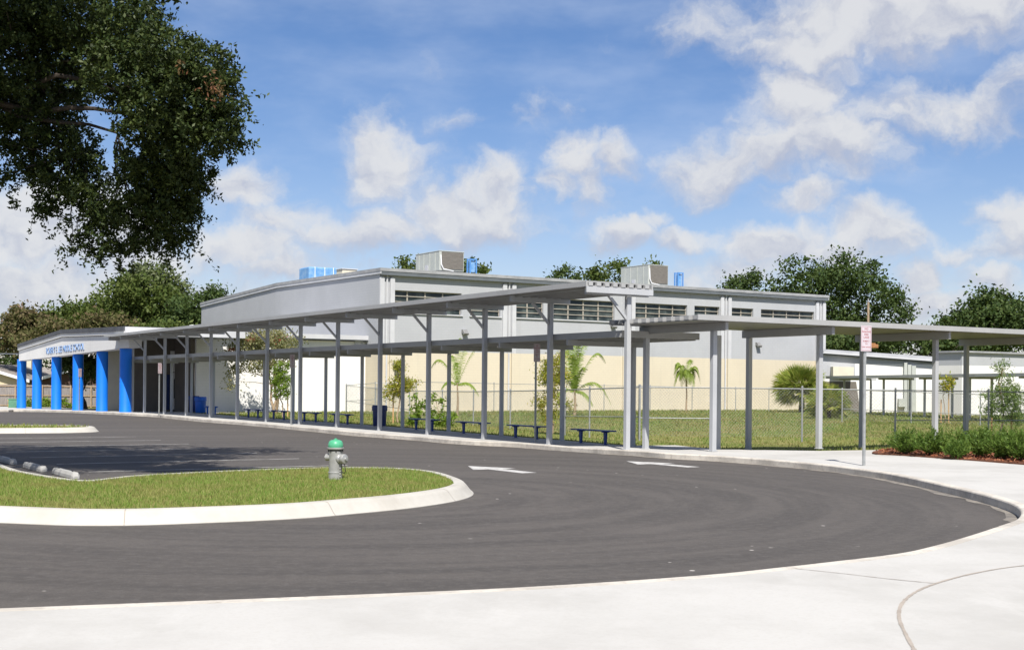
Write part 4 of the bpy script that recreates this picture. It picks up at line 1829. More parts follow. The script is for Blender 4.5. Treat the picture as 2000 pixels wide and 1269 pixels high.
tree('oak_tree', 'small dark oak clump just left of the broad oak, above the roof', 'tree', gbase(1450, 140),
     [pblob(1440, 562, 140, 24, 24, 2.5), pblob(1466, 548, 140, 18, 18, 2), pblob(1450, 590, 140, 34, 24, 2.5), pblob(1452, 640, 140, 36, 40, 2.5)],
     6500, .36, .7, M['fartree'], .4, 'trees behind the school', nlimb=6)
tree('oak_tree', 'rounded dark oak at the right edge behind the side canopy', 'tree', gbase(1930, 140),
     [pblob(1925, 612, 140, 40, 30, 5), pblob(1880, 635, 140, 34, 24, 4), pblob(1975, 625, 140, 42, 28, 4), pblob(1930, 665, 140, 95, 30, 5), pblob(1850, 645, 140, 24, 15, 2), pblob(2030, 640, 140, 50, 30, 4), pblob(1880, 603, 140, 16, 12, 1.6), pblob(1918, 576, 140, 18, 10, 1.8), pblob(1955, 586, 140, 18, 12, 1.8), pblob(1848, 634, 140, 10, 7, 1), pblob(1990, 597, 140, 20, 12, 1.8)],
     19000, .4, .95, M['fartree'], .5, 'trees behind the school', nlimb=12)
tree('oak_tree', 'low dark tree under the side canopy right of the sign', 'tree', gbase(1725, 128),
     [pblob(1715, 665, 128, 38, 25, 3), pblob(1650, 670, 128, 45, 20, 3), pblob(1805, 672, 128, 48, 20, 3), pblob(1870, 672, 128, 50, 20, 3)],
     6500, .42, .8, M['fartree'], .4, 'trees behind the school', nlimb=8)
tree('oak_tree', 'treetop showing above the roof just left of the right air conditioner', 'tree', gbase(1195, 150),
     [pblob(1195, 535, 150, 38, 25, 3), pblob(1225, 520, 150, 20, 15, 2), pblob(1165, 548, 150, 22, 16, 2), pblob(1195, 590, 150, 50, 40, 3), pblob(1276, 520, 150, 16, 8, 2)],
     3600, .42, .7, M['lefttree'], .4, 'trees behind the school', nlimb=6)
tree('oak_tree', 'sparse treetop peeping over the roof left of the tall canopy end', 'tree', gbase(1112, 150),
     [pblob(1110, 538, 150, 26, 14, 2), pblob(1105, 526, 150, 10, 10, 1.4), pblob(1088, 545, 150, 16, 10, 2), pblob(1135, 545, 150, 18, 10, 2), pblob(1112, 580, 150, 40, 30, 2)],
     1900, .4, .6, M['fartree'], .35, 'trees behind the school', nlimb=6)
tree('oak_tree', 'treetop behind the left rooftop air conditioner', 'tree', gbase(865, 145),
     [pblob(800, 520, 145, 22, 16, 2), pblob(935, 520, 145, 18, 18, 2), pblob(865, 540, 145, 90, 30, 3), pblob(865, 590, 145, 60, 40, 3)],
     4500, .42, .7, M['lefttree'], .4, 'trees behind the school', nlimb=8)

# left mass, tree by tree
tree('leafy_tree', 'tallest green tree behind the entrance, its top touching the overhanging oak', 'tree', gbase(285, 140, 0),
     [pblob(240, 590, 140, 42, 40, 5), pblob(285, 570, 140, 60, 38, 6), pblob(330, 600, 140, 50, 40, 5), pblob(260, 640, 140, 70, 40, 6), pblob(330, 640, 140, 50, 30, 5), pblob(215, 620, 140, 30, 40, 4)],
     19000, .4, .95, M['lefttree'], .5, 'trees behind the entrance', nlimb=12,
     extra=[('pale_crown', [pblob(295, 540, 140, 50, 24, 4), pblob(330, 560, 140, 34, 22, 3), pblob(270, 545, 140, 28, 16, 3)], 2600, .42, .8, M['palegreen'])])
tree('leafy_tree', 'dark green tree between the tallest tree and the gymnasium', 'tree', gbase(395, 135, 0),
     [pblob(375, 610, 135, 36, 36, 4), pblob(425, 585, 135, 30, 26, 3), pblob(400, 625, 135, 50, 35, 4), pblob(360, 640, 135, 40, 30, 4), pblob(400, 680, 135, 40, 40, 4)],
     10500, .38, .85, M['fartree'], .4, 'trees behind the entrance', nlimb=9)
tree('leafy_tree', 'mid green tree left of the tallest tree above the gable', 'tree', gbase(150, 142, -.3),
     [pblob(125, 615, 142, 30, 22, 4), pblob(165, 620, 142, 34, 26, 4), pblob(195, 600, 142, 24, 26, 3), pblob(150, 650, 142, 60, 30, 5)],
     6500, .45, .85, M['lefttree'], .4, 'trees behind the entrance', nlimb=9)
tree('dry_tree', 'browned pinkish scrubby tree at the left edge behind the gable', 'tree', gbase(45, 138, -.4),
     [pblob(48, 620, 138, 26, 22, 3), pblob(30, 650, 138, 34, 30, 4), pblob(75, 640, 138, 32, 26, 4), pblob(10, 665, 138, 30, 30, 4)],
     5200, .42, .8, M['scrub'], .35, 'trees behind the entrance', nlimb=9,
     extra=[('dry_crown', [pblob(52, 608, 138, 18, 14, 2), pblob(34, 635, 138, 16, 16, 2), pblob(80, 618, 138, 14, 8, 2)], 900, .4, .7, M['scrubpink'])])
tree('dry_tree', 'vine tangled brownish thicket tree just above the entrance roof', 'tree', gbase(190, 128, -.3),
     [pblob(120, 645, 128, 40, 18, 3), pblob(185, 635, 128, 45, 18, 3), pblob(235, 638, 128, 36, 16, 3), pblob(70, 668, 128, 36, 18, 3)],
     5600, .4, .75, M['scrub'], .3, 'trees behind the entrance', nlimb=16)
tree('leafy_tree', 'bright green low tree behind the entrance roof at right', 'tree', gbase(330, 124, -.1),
     [pblob(320, 650, 124, 36, 16, 3), pblob(280, 655, 124, 24, 12, 2), pblob(368, 655, 124, 24, 14, 2)],
     2600, .4, .7, M['lefttree'], .3, 'trees behind the entrance', nlimb=6)
tree('leafy_tree', 'dark tree behind the wooden fence at the left edge', 'tree', gbase(5, 155, -.4),
     [pblob(0, 690, 155, 40, 26, 3), pblob(30, 705, 155, 30, 18, 3), pblob(60, 700, 155, 30, 20, 3), pblob(-40, 670, 155, 40, 40, 4)],
     3600, .42, .75, M['fartree'], .35, 'trees behind the entrance', nlimb=7)
tree('leafy_tree', 'dark shaded tree with crooked trunk seen between the blue columns', 'tree', gbase(172, 113, -.3),
     [pblob(165, 712, 113, 26, 20, 2), pblob(140, 705, 113, 24, 14, 2), pblob(186, 722, 113, 14, 26, 2), pblob(120, 708, 113, 20, 10, 2)],
     3200, .34, .6, M['fartree'], .28, 'trees behind the entrance', nlimb=8, stems=2)

# --- wooden fence and houses on the far left
wf = thing('wooden_fence', 'weathered grey brown wooden privacy fence behind the blue columns', 'fence', tuple(gbase(90, 123, -.1)))
z0 = zat(80, 797, 123)
z1 = zat(80, 751.5, 123)
mb = MB()
x = at(-60, 800, 123).x
xe = at(205, 800, 123).x
while x < xe:
    h = z1 + random.uniform(-.03, .03)
    mb.box((x, 123 + random.uniform(-.01, .01), (z0 - .2 + h) / 2), .135, .02, h - z0 + .2)
    x += .145
mb.build('plank_panel', M['wood'], wf)
mb = MB()
for zz in (z0 + .25, (z0 + z1) / 2 + .1, z1 - .12):
    mb.box(((x + at(-60, 800, 123).x) / 2, 122.94, zz), x - at(-60, 800, 123).x, .05, .1)
mb.build('rail', M['stake'] if False else M['barkpale'], wf)
for px in (-30, 30, 83, 138, 178):
    q = at(px, 780, 122.85)
    mb = MB()
    mb.box((q.x, q.y, (z0 + z1) / 2 - .1), .12, .1, z1 - z0 + .2)
    mb.build('post', M['barkpale'], wf)


def gable_house(name, label, apex, eaveL, eaveR, y, depth, wallm, base_py=800):
    th = thing(name, label, 'house', tuple(at(apex[0], base_py, y)))
    P = [at(*eaveL, y), at(*apex, y), at(*eaveR, y)]
    zb = zat(apex[0], base_py, y)
    inset = .5
    mb = MB()
    wl = [P[0].lerp(P[1], .06), P[1], P[2].lerp(P[1], .06)]
    poly = [Vector((wl[0].x, y, zb)), Vector((wl[2].x, y, zb)), wl[2] - UP * .1, wl[1] - UP * .1, wl[0] - UP * .1]
    mb.prism(poly, (0, depth, 0))
    mb.build('wall', wallm, th)
    mb = MB()
    for a, b in ((P[0], P[1]), (P[1], P[2])):
        o_ = Vector((0, -.6, 0))
        mb.prism([a + o_, b + o_, b + o_ + UP * .14, a + o_ + UP * .14], (0, depth + .9, 0))
    mb.build('roof', M['houseroof'], th)
    mb = MB()
    for a, b in ((P[0], P[1]), (P[1], P[2])):
        o_ = Vector((0, -.68, -.16))
        mb.prism([a + o_, b + o_, b + o_ + UP * .3, a + o_ + UP * .3], (0, .075, 0))
    mb.build('barge_board', M['cloudwhite'], th)
    return th


h1 = gable_house('house', 'beige house with white edged gable at the left edge beyond the fence', (-45, 712), (-140, 738), (62, 744), 134, 12, M['housebeige'])
q = at(57, 716, 147)
mb = MB()
mb.box((q.x, q.y, q.z), .75, .75, 2.4)
mb.box((q.x, q.y, q.z + 1.2), .9, .9, .14)
mb.build('chimney', M['cream'], h1)
mb = MB()
a, b_ = at(-60, 717, 150), at(150, 720, 150)
mb.prism([a, b_, b_ + Vector((3, -8, -2.2)), a + Vector((-3, -8, -2.2))], (0, 0, .12))
mb.build('roof', M['houseroof'], h1)
h2 = gable_house('house', 'dark brown house with white rising roof edge between the blue columns', (175, 714), (72, 742), (290, 744), 132, 12, M['housebrown'])

# small items by the fence
q = gbase(18, 117, .0)
a = thing('utility_marker', 'small yellow marker post in front of the wooden fence', 'marker post', tuple(q))
mb = MB()
mb.tube([q, q + UP * .75], .12, 10)
mb.lathe([(.14, .75), (.13, .85), (.05, .93), (0, .95)], 10, q)
mb.build('shaft', M['yellow'], a)
mb = MB()
mb.tube([q + UP * .5, q + UP * .62], .13, 10)
mb.build('band', M['leaflitter'], a)
q = gbase(28, 115.5, .05)
a = thing('utility_box', 'green ground level utility box beside the first blue column', 'utility box', tuple(q))
mb = MB()
mb.box(q + UP * .4, .85, .7, .85)
mb.build('cabinet', M['utilgreen'], a, bevel=.04)
mb = MB()
mb.box(q + UP * .86, .92, .77, .08)
mb.build('lid', M['utilgreen'], a, bevel=.02)

# weeds behind the columns
for i, (px, w_) in enumerate(((58, 14), (92, 14), (126, 14))):
    b0 = gbase(px, 121.3, -.1)
    th = thing('weed_clump', 'bright green weeds between the %s blue columns' % ('first and second', 'second and third', 'third and fourth')[i], 'weeds', tuple(b0), 'weeds under the porch')
    crown_mesh('leaves', [(b0.x, b0.y, b0.z + .45, w_ * 121 / F, .4, .55), (b0.x - .2, b0.y, b0.z + .8, .25, .25, .3)], 700, .2, .28, M['greenleaf'], th)

# power line
a = at(-60, 684, 108)
b_ = at(36, 691, 113)
mb = MB()
mb.tube([a, a.lerp(b_, .5) - UP * .12, b_], .035, 6)
tag(mb.build('power_cable', M['galv']), 'single overhead cable running from the left edge to the entrance gable', 'cable')
# utility pole
q = gbase(1694, 122)
zt = zat(1694, 590, 122)
up_ = thing('utility_pole', 'slim tan utility pole standing behind the near sign', 'utility pole', tuple(q))
mb = MB()
mb.tube([q, Vector((q.x, q.y, zt))], [.16, .11], 10)
mb.build('shaft', M['barkpale'], up_, smooth=True)
mb = MB()
mb.lathe([(.06, 0), (.09, .1), (.05, .2), (.07, .3), (.0, .36)], 8, Vector((q.x, q.y, zt)))
mb.build('insulator', M['galv'], up_)
mb = MB()
mb.box(at(1705, 676, 121.6), .9, .5, .35)
mb.box(at(1704, 671.5, 121.6), .5, .5, .14)
mb.build('equipment_box', M['leaflitter'], up_, bevel=.05)

# ------------------------------------------------------------------ plants near the school
# crape myrtle against the white wing
b0 = gbase(536, 88.5)
tree('crape_myrtle', 'wide multi stemmed flowering tree with red blooms against the white wing', 'tree', b0,
     [pblob(480, 675, 88, 30, 20, 1.4), pblob(520, 662, 88, 36, 18, 1.5), pblob(556, 665, 88, 28, 20, 1.3), pblob(460, 700, 88, 16, 26, 1), pblob(500, 705, 88, 30, 20, 1.2), pblob(455, 735, 88, 8, 36, .6), pblob(545, 700, 88, 30, 22, 1.3)],
     9500, .16, .45, M['myrtle'], .10, bark='barkpale', nlimb=7, stems=3, trunk_top=at(535, 720, 88),
     extra=[('blossom', [pblob(487, 660, 87, 10, 5, .5), pblob(545, 661, 87, 14, 5, .5), pblob(566, 680, 87, 8, 5, .4), pblob(454, 682, 87, 6, 5, .4)], 170, .13, .3, M['redflower'])])


def young_tree(name, label, px, y, blobs, n, leaf, mat, stakes=(), tr=.04, clump=.22, asp=.35, z0=.1, base_px=None):
    b0 = gbase(base_px or px, y, z0)
    th = tree(name, label, 'tree', b0, blobs, n, leaf, clump, mat, tr, nlimb=8, per=26, asp=asp, bark='barkpale', trunk_top=(blobs[0][0], blobs[0][1], blobs[0][2] + blobs[0][5] * .6))
    for spx, spy in stakes:
        q = gbase(spx, y + .2, z0)
        tp = at(spx, spy, y + .2)
        mb = MB()
        mb.tube([q, tp], .035, 6)
        mb.build('stake', M['stake'], th)
    return th


young_tree('young_tree', 'staked yellow leaved young tree right of the navy bin', 778, 66,
           [pblob(778, 740, 66, 14, 34, .4), pblob(768, 765, 66, 18, 18, .5), pblob(790, 750, 66, 18, 16, .5), pblob(780, 715, 66, 10, 12, .3), pblob(802, 748, 66, 12, 10, .3)],
           3400, .125, M['yellowleaf'], ((785, 770), (768, 770)), tr=.045)
young_tree('young_tree', 'slender yellow green young tree beside the middle sign', 1078, 54.5,
           [pblob(1078, 740, 54.5, 20, 50, .5), pblob(1062, 730, 54.5, 16, 34, .4), pblob(1095, 725, 54.5, 16, 34, .4), pblob(1058, 785, 54.5, 16, 16, .4), pblob(1095, 795, 54.5, 20, 18, .4), pblob(1070, 815, 54.5, 16, 10, .3)],
           4600, .115, M['yellowleaf'], (), tr=.06, clump=.2)
young_tree('young_tree', 'staked bright green young tree in front of the flowering tree', 552, 76,
           [pblob(547, 750, 76, 20, 28, .5), pblob(540, 735, 76, 14, 18, .4), pblob(556, 765, 76, 14, 14, .4), pblob(552, 718, 76, 16, 14, .4)],
           2800, .15, M['greenleaf'], ((562, 765),), tr=.04)
young_tree('young_tree', 'thin staked sapling in front of the annex at right', 1843, 74,
           [pblob(1845, 748, 74, 16, 10, .4), pblob(1840, 740, 74, 14, 6, .3), pblob(1848, 758, 74, 10, 6, .3)],
           420, .2, M['yellowleaf'], ((1853, 765), (1838, 780)), tr=.03, z0=-.05)
young_tree('bald_cypress', 'feathery light green young conifer behind the dark fence post at right', 1958, 54,
           [pblob(1958, 740, 54, 14, 36, .4), pblob(1962, 770, 54, 32, 22, .6), pblob(1952, 800, 54, 26, 22, .6), pblob(1975, 785, 54, 24, 40, .5), pblob(1988, 800, 54, 12, 30, .4), pblob(1930, 770, 54, 14, 14, .3), pblob(1932, 795, 54, 12, 14, .3), pblob(1962, 706, 54, 10, 12, .25)],
           5400, .14, M['cypress'], ((1937, 800), (1976, 800)), tr=.05, clump=.2, asp=.22, z0=-.05)
# sapling weeds by the benches
b0 = gbase(818, 64)
th = thing('sapling', 'tall thin green weed sapling behind the benches left of centre', 'plant', tuple(b0), 'weeds behind the benches')
crown_mesh('leaves', [pblob(808, 770, 62, 8, 8, .3), pblob(812, 800, 62, 12, 20, .4), pblob(806, 825, 62, 12, 12, .4), pblob(826, 790, 62, 8, 10, .3)], 560, .16, .2, M['greenleaf'], th, per=12)
mb = MB()
limb(mb, b0, at(808, 765, 62), .02, .01, .04)
mb.build('stem', M['barkpale'], th)
b0 = gbase(860, 61)
th = thing('sapling', 'bushy green weed sapling behind the benches beside the arching palm', 'plant', tuple(b0), 'weeds behind the benches')
crown_mesh('leaves', [pblob(845, 815, 61, 12, 14, .4), pblob(862, 822, 61, 14, 14, .4), pblob(878, 818, 61, 12, 12, .4), pblob(848, 775, 61, 8, 8, .3), pblob(862, 790, 61, 6, 14, .3)], 760, .16, .2, M['greenleaf'], th, per=12)
mb = MB()
limb(mb, b0, at(848, 772, 61), .02, .01, .05)
mb.build('stem', M['barkpale'], th)


def frond(V, Fc, base, az_, rise, length, droop, leaflet, nl=44):
    """arching feather frond"""
    dirh = Vector((math.cos(az_), math.sin(az_), 0))
    pts = []
    for i in range(nl + 1):
        t = i / nl
        x = length * (t - .18 * t * t * droop)
        z = rise * length * math.sin(min(t * 1.5, 1.57)) - droop * length * t * t * .75
        pts.append(base + dirh * x * .85 + UP * z)
    sidev = Vector((-dirh.y, dirh.x, 0))
    for i in range(1, nl):
        p = pts[i]
        d = (pts[i + 1] - pts[i - 1]).normalized()
        ll = leaflet * random.uniform(.8, 1.2) * math.sin(math.pi * (.12 + .85 * i / nl)) ** .6
        for sg in (-1, 1):
            tip = p + sidev * sg * ll * .6 + d * ll * .45 - UP * ll * (.35 + .35 * random.random())
            wv_ = d * .024 * (leaflet / .5)
            n0 = len(V)
            V += [tuple(p - wv_), tuple(p + wv_), tuple(p.lerp(tip, .6) + wv_ * .8), tuple(tip)]
            Fc.append((n0, n0 + 1, n0 + 2, n0 + 3))
        n0 = len(V)
        q = pts[i + 1]
        V += [tuple(p + UP * .012), tuple(q + UP * .01), tuple(q - UP * .015), tuple(p - UP * .02)]
        Fc.append((n0, n0 + 1, n0 + 2, n0 + 3))


def feather_palm(label, px, y, head_py, fronds, tr=.12, leaflet=.6):
    b0 = gbase(px, y)
    hd = at(px, head_py, y)
    th = thing('feather_palm', label, 'palm', tuple(b0), 'feather palms by the gymnasium')
    V, Fc = [], []
    for az_, rise, ln, dr in fronds:
        frond(V, Fc, hd, math.radians(az_), rise, ln, dr, leaflet)
    np_mesh('fronds', V, Fc, M['palm'], th)
    mb = MB()
    pts = [b0 - UP * .1, b0.lerp(hd, .5) + Vector((.05, 0, 0)), hd + UP * .15]
    mb.tube(pts, [tr * 1.3, tr, tr * .6], 9)
    mb.build('trunk', M['barkpale'], th, smooth=True)


feather_palm('arching feather palm with one frond curling right, behind the third bench from the right', 893, 86, 752,
             ((18, 1.45, 2.9, 1.0), (60, 1.7, 2.2, .5), (165, 1.15, 2.6, .95), (-15, .35, 2.1, .9), (110, 1.5, 1.8, .6), (85, 1.9, 1.9, .3), (95, 1.4, 1.6, .7), (190, .5, 1.5, .9)), leaflet=.5, tr=.07)
feather_palm('green feather palm with long drooping fronds to its right, behind the yellow green tree', 1122, 88, 765,
             ((80, 1.9, 2.3, .3), (120, 1.7, 2.1, .5), (20, 1.35, 3.3, 1.0), (-5, .55, 3.6, 1.05), (160, 1.0, 2.2, .8), (-60, 1.3, 1.8, .6), (-100, 1.6, 2.0, .5), (60, 1.8, 2.2, .4), (200, .4, 2.0, .9), (100, 2.0, 2.0, .3), (-30, .2, 2.0, .9), (90, 1.95, 2.1, .25), (110, 1.8, 1.9, .35), (70, 1.7, 1.9, .4), (-80, 1.9, 2.0, .3), (140, 1.4, 2.0, .6), (85, 1.5, 1.8, .5), (95, 1.2, 1.6, .6)), leaflet=.55, tr=.09)
feather_palm('small drooping feather palm alone against the beige wall', 1340, 105, 736,
             tuple((a_, .95 + .25 * math.sin(a_), 1.6 + .35 * math.cos(a_ * 1.7), 1.65) for a_ in range(0, 360, 20)) + ((60, 1.5, 1.6, 1.1), (150, 1.4, 1.5, 1.2), (200, 1.2, 1.8, 1.5)), tr=.06, leaflet=.5)


def fan_palm(label, px, y, head_py, radius, nfan, trunk=True, tr=.22, cz=.75):
    b0 = gbase(px, y)
    hd = at(px, head_py, y)
    th = thing('fan_palm', label, 'palm', tuple(b0), 'fan palms by the gymnasium')
    V, Fc = [], []
    for i in range(nfan):
        u = random.uniform(-.62, .98)
        a = random.uniform(0, 2 * math.pi)
        h = math.sqrt(max(0, 1 - u * u))
        d = Vector((h * math.cos(a), h * math.sin(a), u))
        c = hd + Vector((d.x * radius * .5, d.y * radius * .5, d.z * radius * .5 * cz))
        s = d.cross(Vector((random.uniform(-1, 1), random.uniform(-1, 1), random.uniform(-1, 1)))).normalized()
        ln = radius * random.uniform(.42, .6)
        for k in range(17):
            an = (k - 8) / 8 * 1.25
            dd = (d * math.cos(an) + s * math.sin(an)).normalized()
            tip = c + dd * ln * (1 - .2 * abs(an)) - UP * ln * .22 * random.random()
            pe_ = dd.cross(d.cross(s)).normalized() * .045
            mid_ = c.lerp(tip, .55)
            n0 = len(V)
            V += [tuple(c), tuple(mid_ + pe_), tuple(tip), tuple(mid_ - pe_)]
            Fc.append((n0, n0 + 1, n0 + 2, n0 + 3))
        n0 = len(V)
        w_ = s * .02
        V += [tuple(hd - w_), tuple(hd + w_), tuple(c + w_), tuple(c - w_)]
        Fc.append((n0, n0 + 1, n0 + 2, n0 + 3))
    np_mesh('fan_leaves', V, Fc, M['sabal'], th)
    mb = MB()
    mb.tube([b0 - UP * .1, b0.lerp(hd, .6), hd], [tr * 1.2, tr, tr * 1.1], 10)
    mb.build('trunk', M['bark'], th, smooth=True)


fan_palm('bushy round fan palm against the beige wall left of the side canopy post', 1566, 104, 757, 2.6, 170)
fan_palm('low fan palm partly hidden behind the second side canopy post', 1618, 84, 790, 1.6, 80, tr=.15, cz=1.0)

# hedge shrubs
SH = [(1768, 886, 1.0, 'leftmost low green shrub at the tip of the mulch bed'),
      (1822, 889, 1.0, 'second low green shrub from the left in the mulch bed'),
      (1878, 884, .95, 'dark low shrub behind the dry leaf in the mulch bed'),
      (1868, 894, .62, 'small bright front shrub right of the dry leaf'),
      (1915, 892, 1.05, 'low green shrub below the dark back canopy post'),
      (1958, 896, 1.0, 'low green shrub below the dark fence post at right'),
      (1925, 880, .95, 'rear shrub of the mulch bed under the feathery conifer'),
      (1996, 899, 1.05, 'front shrub of the mulch bed at the right edge'),
      (1975, 882, 1.0, 'rear shrub of the mulch bed near the right edge'),
      (2045, 903, 1.05, 'shrub of the mulch bed cut off by the right edge')]
for px, py, sc, lab in SH:
    b0 = gnd(px, py, .19)
    th = thing('hedge_shrub', lab, 'shrub', tuple(b0), 'low shrubs in the mulch bed')
    n = int(2400 * sc)
    # upright sprays fanning from the base
    k = 120
    V = []
    a = rng.uniform(0, 2 * np.pi, k)
    tilt = rng.uniform(0, 1, k) ** .7 * 1.15
    ln = .74 * sc * rng.uniform(.7, 1.1, k)
    dirs = np.stack([np.sin(tilt) * np.cos(a), np.sin(tilt) * np.sin(a), np.cos(tilt) * .95], 1)
    idx = rng.integers(0, k, n)
    t = rng.uniform(.2, 1, n)
    pos = np.array(b0) + dirs[idx] * (ln[idx] * t)[:, None] + rng.normal(size=(n, 3)) * .03
    pos[:, 2] += .03
    v = leaves_at(pos, None, .085, .28)
    dd = dirs[idx] * 1.2 + rng.normal(size=(n, 3)) * .55
    dd /= np.linalg.norm(dd, axis=1)[:, None]
    s_ = np.cross(dd, rng.normal(size=(n, 3)))
    s_ /= np.linalg.norm(s_, axis=1)[:, None]
    Lf = .12 * rng.uniform(.6, 1.3, n)[:, None]
    v = np.stack([pos - dd * Lf * .4, pos + s_ * Lf * .12, pos + dd * Lf * .6, pos - s_ * Lf * .12], 1).reshape(-1, 3)
    np_mesh('foliage', v, np.arange(len(v)).reshape(-1, 4), M['shrub'], th)
    mb = MB()
    for i in range(10):
        mb.tube([b0 - UP * .02, Vector(b0) + Vector(dirs[i]) * ln[i] * .8], [.012, .005], 5)
    mb.build('stem', M['bark'], th)
b0 = gnd(1816, 884, .2)
mb = MB()
p = [b0 + Vector((-.13, -.1, .0)), b0 + Vector((.0, -.14, .02)), b0 + Vector((.17, -.1, .03)), b0 + Vector((.05, .06, .16)), b0 + Vector((-.09, .04, .24))]
mb.prism(p, (.01, .012, .006))
tag(mb.build('dry_frond', M['leaflitter']), 'curled tan dry leaf lying in the mulch between two shrubs', 'dead leaf')

# ------------------------------------------------------------------ benches and bins
BL = [('nearest blue bench, between the last low canopy posts at the right', 1159),
      ('blue bench partly behind the middle sign pole', 1028),
      ('blue bench left of the middle sign, in front of the arching palm', 924),
      ('blue bench in front of the weed saplings', 829),
      ('blue bench just left of the navy bin', 667),
      ('blue bench second left of the navy bin', 606),
      ('blue bench in front of the staked bright green tree', 545),
      ('blue bench under the flowering tree, farthest of the long row', 495)]


def bench(px, label, mat, c=30.2, L=2.3):
    y = c * F / (px + 573)
    p = Vector((c - .6193 * y, y, 0))
    g = gz(p.x, p.y, .15)
    th = thing('bench', label, 'bench', (p.x, p.y, g), 'blue benches under the low canopy')
    mb = MB()
    mb.box((p.x, p.y, g + .47), L, .30, .045, T, R)
    mb.build('seat', mat, th, bevel=.012)
    for s in (-.72, .72):
        q = p + T * s
        mb = MB()
        mb.box((q.x, q.y, g + .43), .10, .26, .04, T, R)
        mb.prism([Vector((q.x, q.y, g)) - T * .04 - R * .035, Vector((q.x, q.y, g)) + T * .04 - R * .035, Vector((q.x, q.y, g + .41)) + T * .075 - R * .035, Vector((q.x, q.y, g + .41)) - T * .075 - R * .035], R * .07)
        mb.box((q.x, q.y, g + .008), .16, .16, .016, T, R)
        mb.build('leg', mat, th)


for lab, px in BL:
    bench(px, lab, M['benchblue'])
bench(413, 'small bright blue bench beside the bright blue bin at the entrance', M['brightblue'], 31.2, 1.7)


def bin_(px, label, mat, c, wd, h):
    y = c * F / (px + 573)
    p = Vector((c - .6193 * y, y, 0))
    g = gz(p.x, p.y, .15)
    th = thing('trash_bin', label, 'trash bin', (p.x, p.y, g), 'bins under the canopies')
    mb = MB()
    mb.lathe([(wd * .40, .03), (wd * .43, .06), (wd * .47, h * .72), (wd * .47, h * .74)], 20, (p.x, p.y, g))
    mb.lathe([(0, .03), (wd * .40, .03)], 20, (p.x, p.y, g))
    mb.build('body', mat, th, smooth=True)
    mb = MB()
    mb.lathe([(wd * .47, h * .735), (wd * .52, h * .75), (wd * .52, h * .93), (wd * .47, h), (wd * .22, h), (wd * .2, h * .9), (0, h * .9)], 20, (p.x, p.y, g))
    mb.build('lid', mat, th, smooth=True)


bin_(742, 'round navy trash bin behind a tall canopy post left of centre', M['navy'], 30.25, .68, .97)
bin_(392, 'bright blue trash bin near the entrance doors', M['brightblue'], 31.3, .75, 1.05)
bin_(379, 'dark navy trash bin in shade beside the bright blue bin', M['navy'], 31.6, .7, 1.1)

# ------------------------------------------------------------------ signs
def sign(px, by, sw, sh, label, wordy=True, zs=2.7, yaw=0, ph=None):
    b0 = gnd(px, by, .15)
    th = thing('parking_sign', label, 'sign', tuple(b0), 'no parking signs along the kerb')
    H = zs + sh
    mb = MB()
    # u-channel post
    c = Vector((b0.x, b0.y, 0))
    dirf = (Vector((0, 0, 0)) - c).normalized()      # towards the road/viewer
    ang_ = math.radians(yaw)
    fz = Vector((dirf.x * math.cos(ang_) - dirf.y * math.sin(ang_), dirf.x * math.sin(ang_) + dirf.y * math.cos(ang_), 0))
    sx = Vector((-fz.y, fz.x, 0))
    for d, wv2, dp in ((-.03, .022, .0), (0, .05, .02), (.03, .022, .0)):
        q = c + sx * d - fz * (.02 - dp * .5)
        mb.box((q.x, q.y, b0.z + H / 2 - .1), wv2, .018, H - .15, sx, fz)
    for d in (-.028, .028):
        q = c + sx * d - fz * .012
        mb.box((q.x, q.y, b0.z + H / 2 - .1), .006, .03, H - .16, sx, fz)
    mb.build('pole', M['galv'], th)
    zc = b0.z + zs + sh / 2
    cf = c + fz * .03
    mb = MB()
    mb.box((cf.x, cf.y, zc), sw, .006, sh, sx, fz)
    pl = mb.build('sign_plate', M['signwhite'], th, bevel=.002)
    mb = MB()
    cb = c + fz * .0345
    for dz in (-1, 1):
        mb.box((cb.x, cb.y, zc + dz * (sh / 2 - .022)), sw - .03, .002, .007, sx, fz)
    for dx_ in (-1, 1):
        q = cb + sx * dx_ * (sw / 2 - .021)
        mb.box((q.x, q.y, zc), .007, .002, sh - .05, sx, fz)
    mb.build('sign_border', M['signred'], th)
    words = [('NO', .06, .88), ('PARKING', .056, .765), ('FIRE', .06, .655), ('LANE', .06, .545), ('SUBJECT', .044, .40), ('TO', .044, .29), ('TOW AWAY', .044, .165)]
    for wd_, sz, fz_ in words:
        o = text(wd_, sz * 1.12 * sw / .30, M['signred'], Vector((cb.x, cb.y, b0.z + zs + sh * fz_ - sz * .4)), sx, UP, 'lettering', th, .001, 'CENTER', bold=.001)
    return th


# faces seen slightly from the side: plates squarer to the road than to the viewer
sign(1688, 909, .305, .61, 'nearest no parking fire lane sign on a bare steel pole at right', zs=2.72, yaw=38)
sign(1046, 864, .305, .61, 'no parking sign on a pole at the kerb near the middle of the canopy', zs=2.72, yaw=45)
sign(569, 829, .305, .61, 'no parking sign on a pole in front of the flowering tree', zs=2.6, yaw=45)
sign(311, 810.5, .305, .61, 'no parking sign on a pole before the dark entrance recess', zs=2.4, yaw=45)
sign(155, 801.5, .305, .61, 'no parking sign on a pole in front of a blue column', zs=2.4, yaw=45)

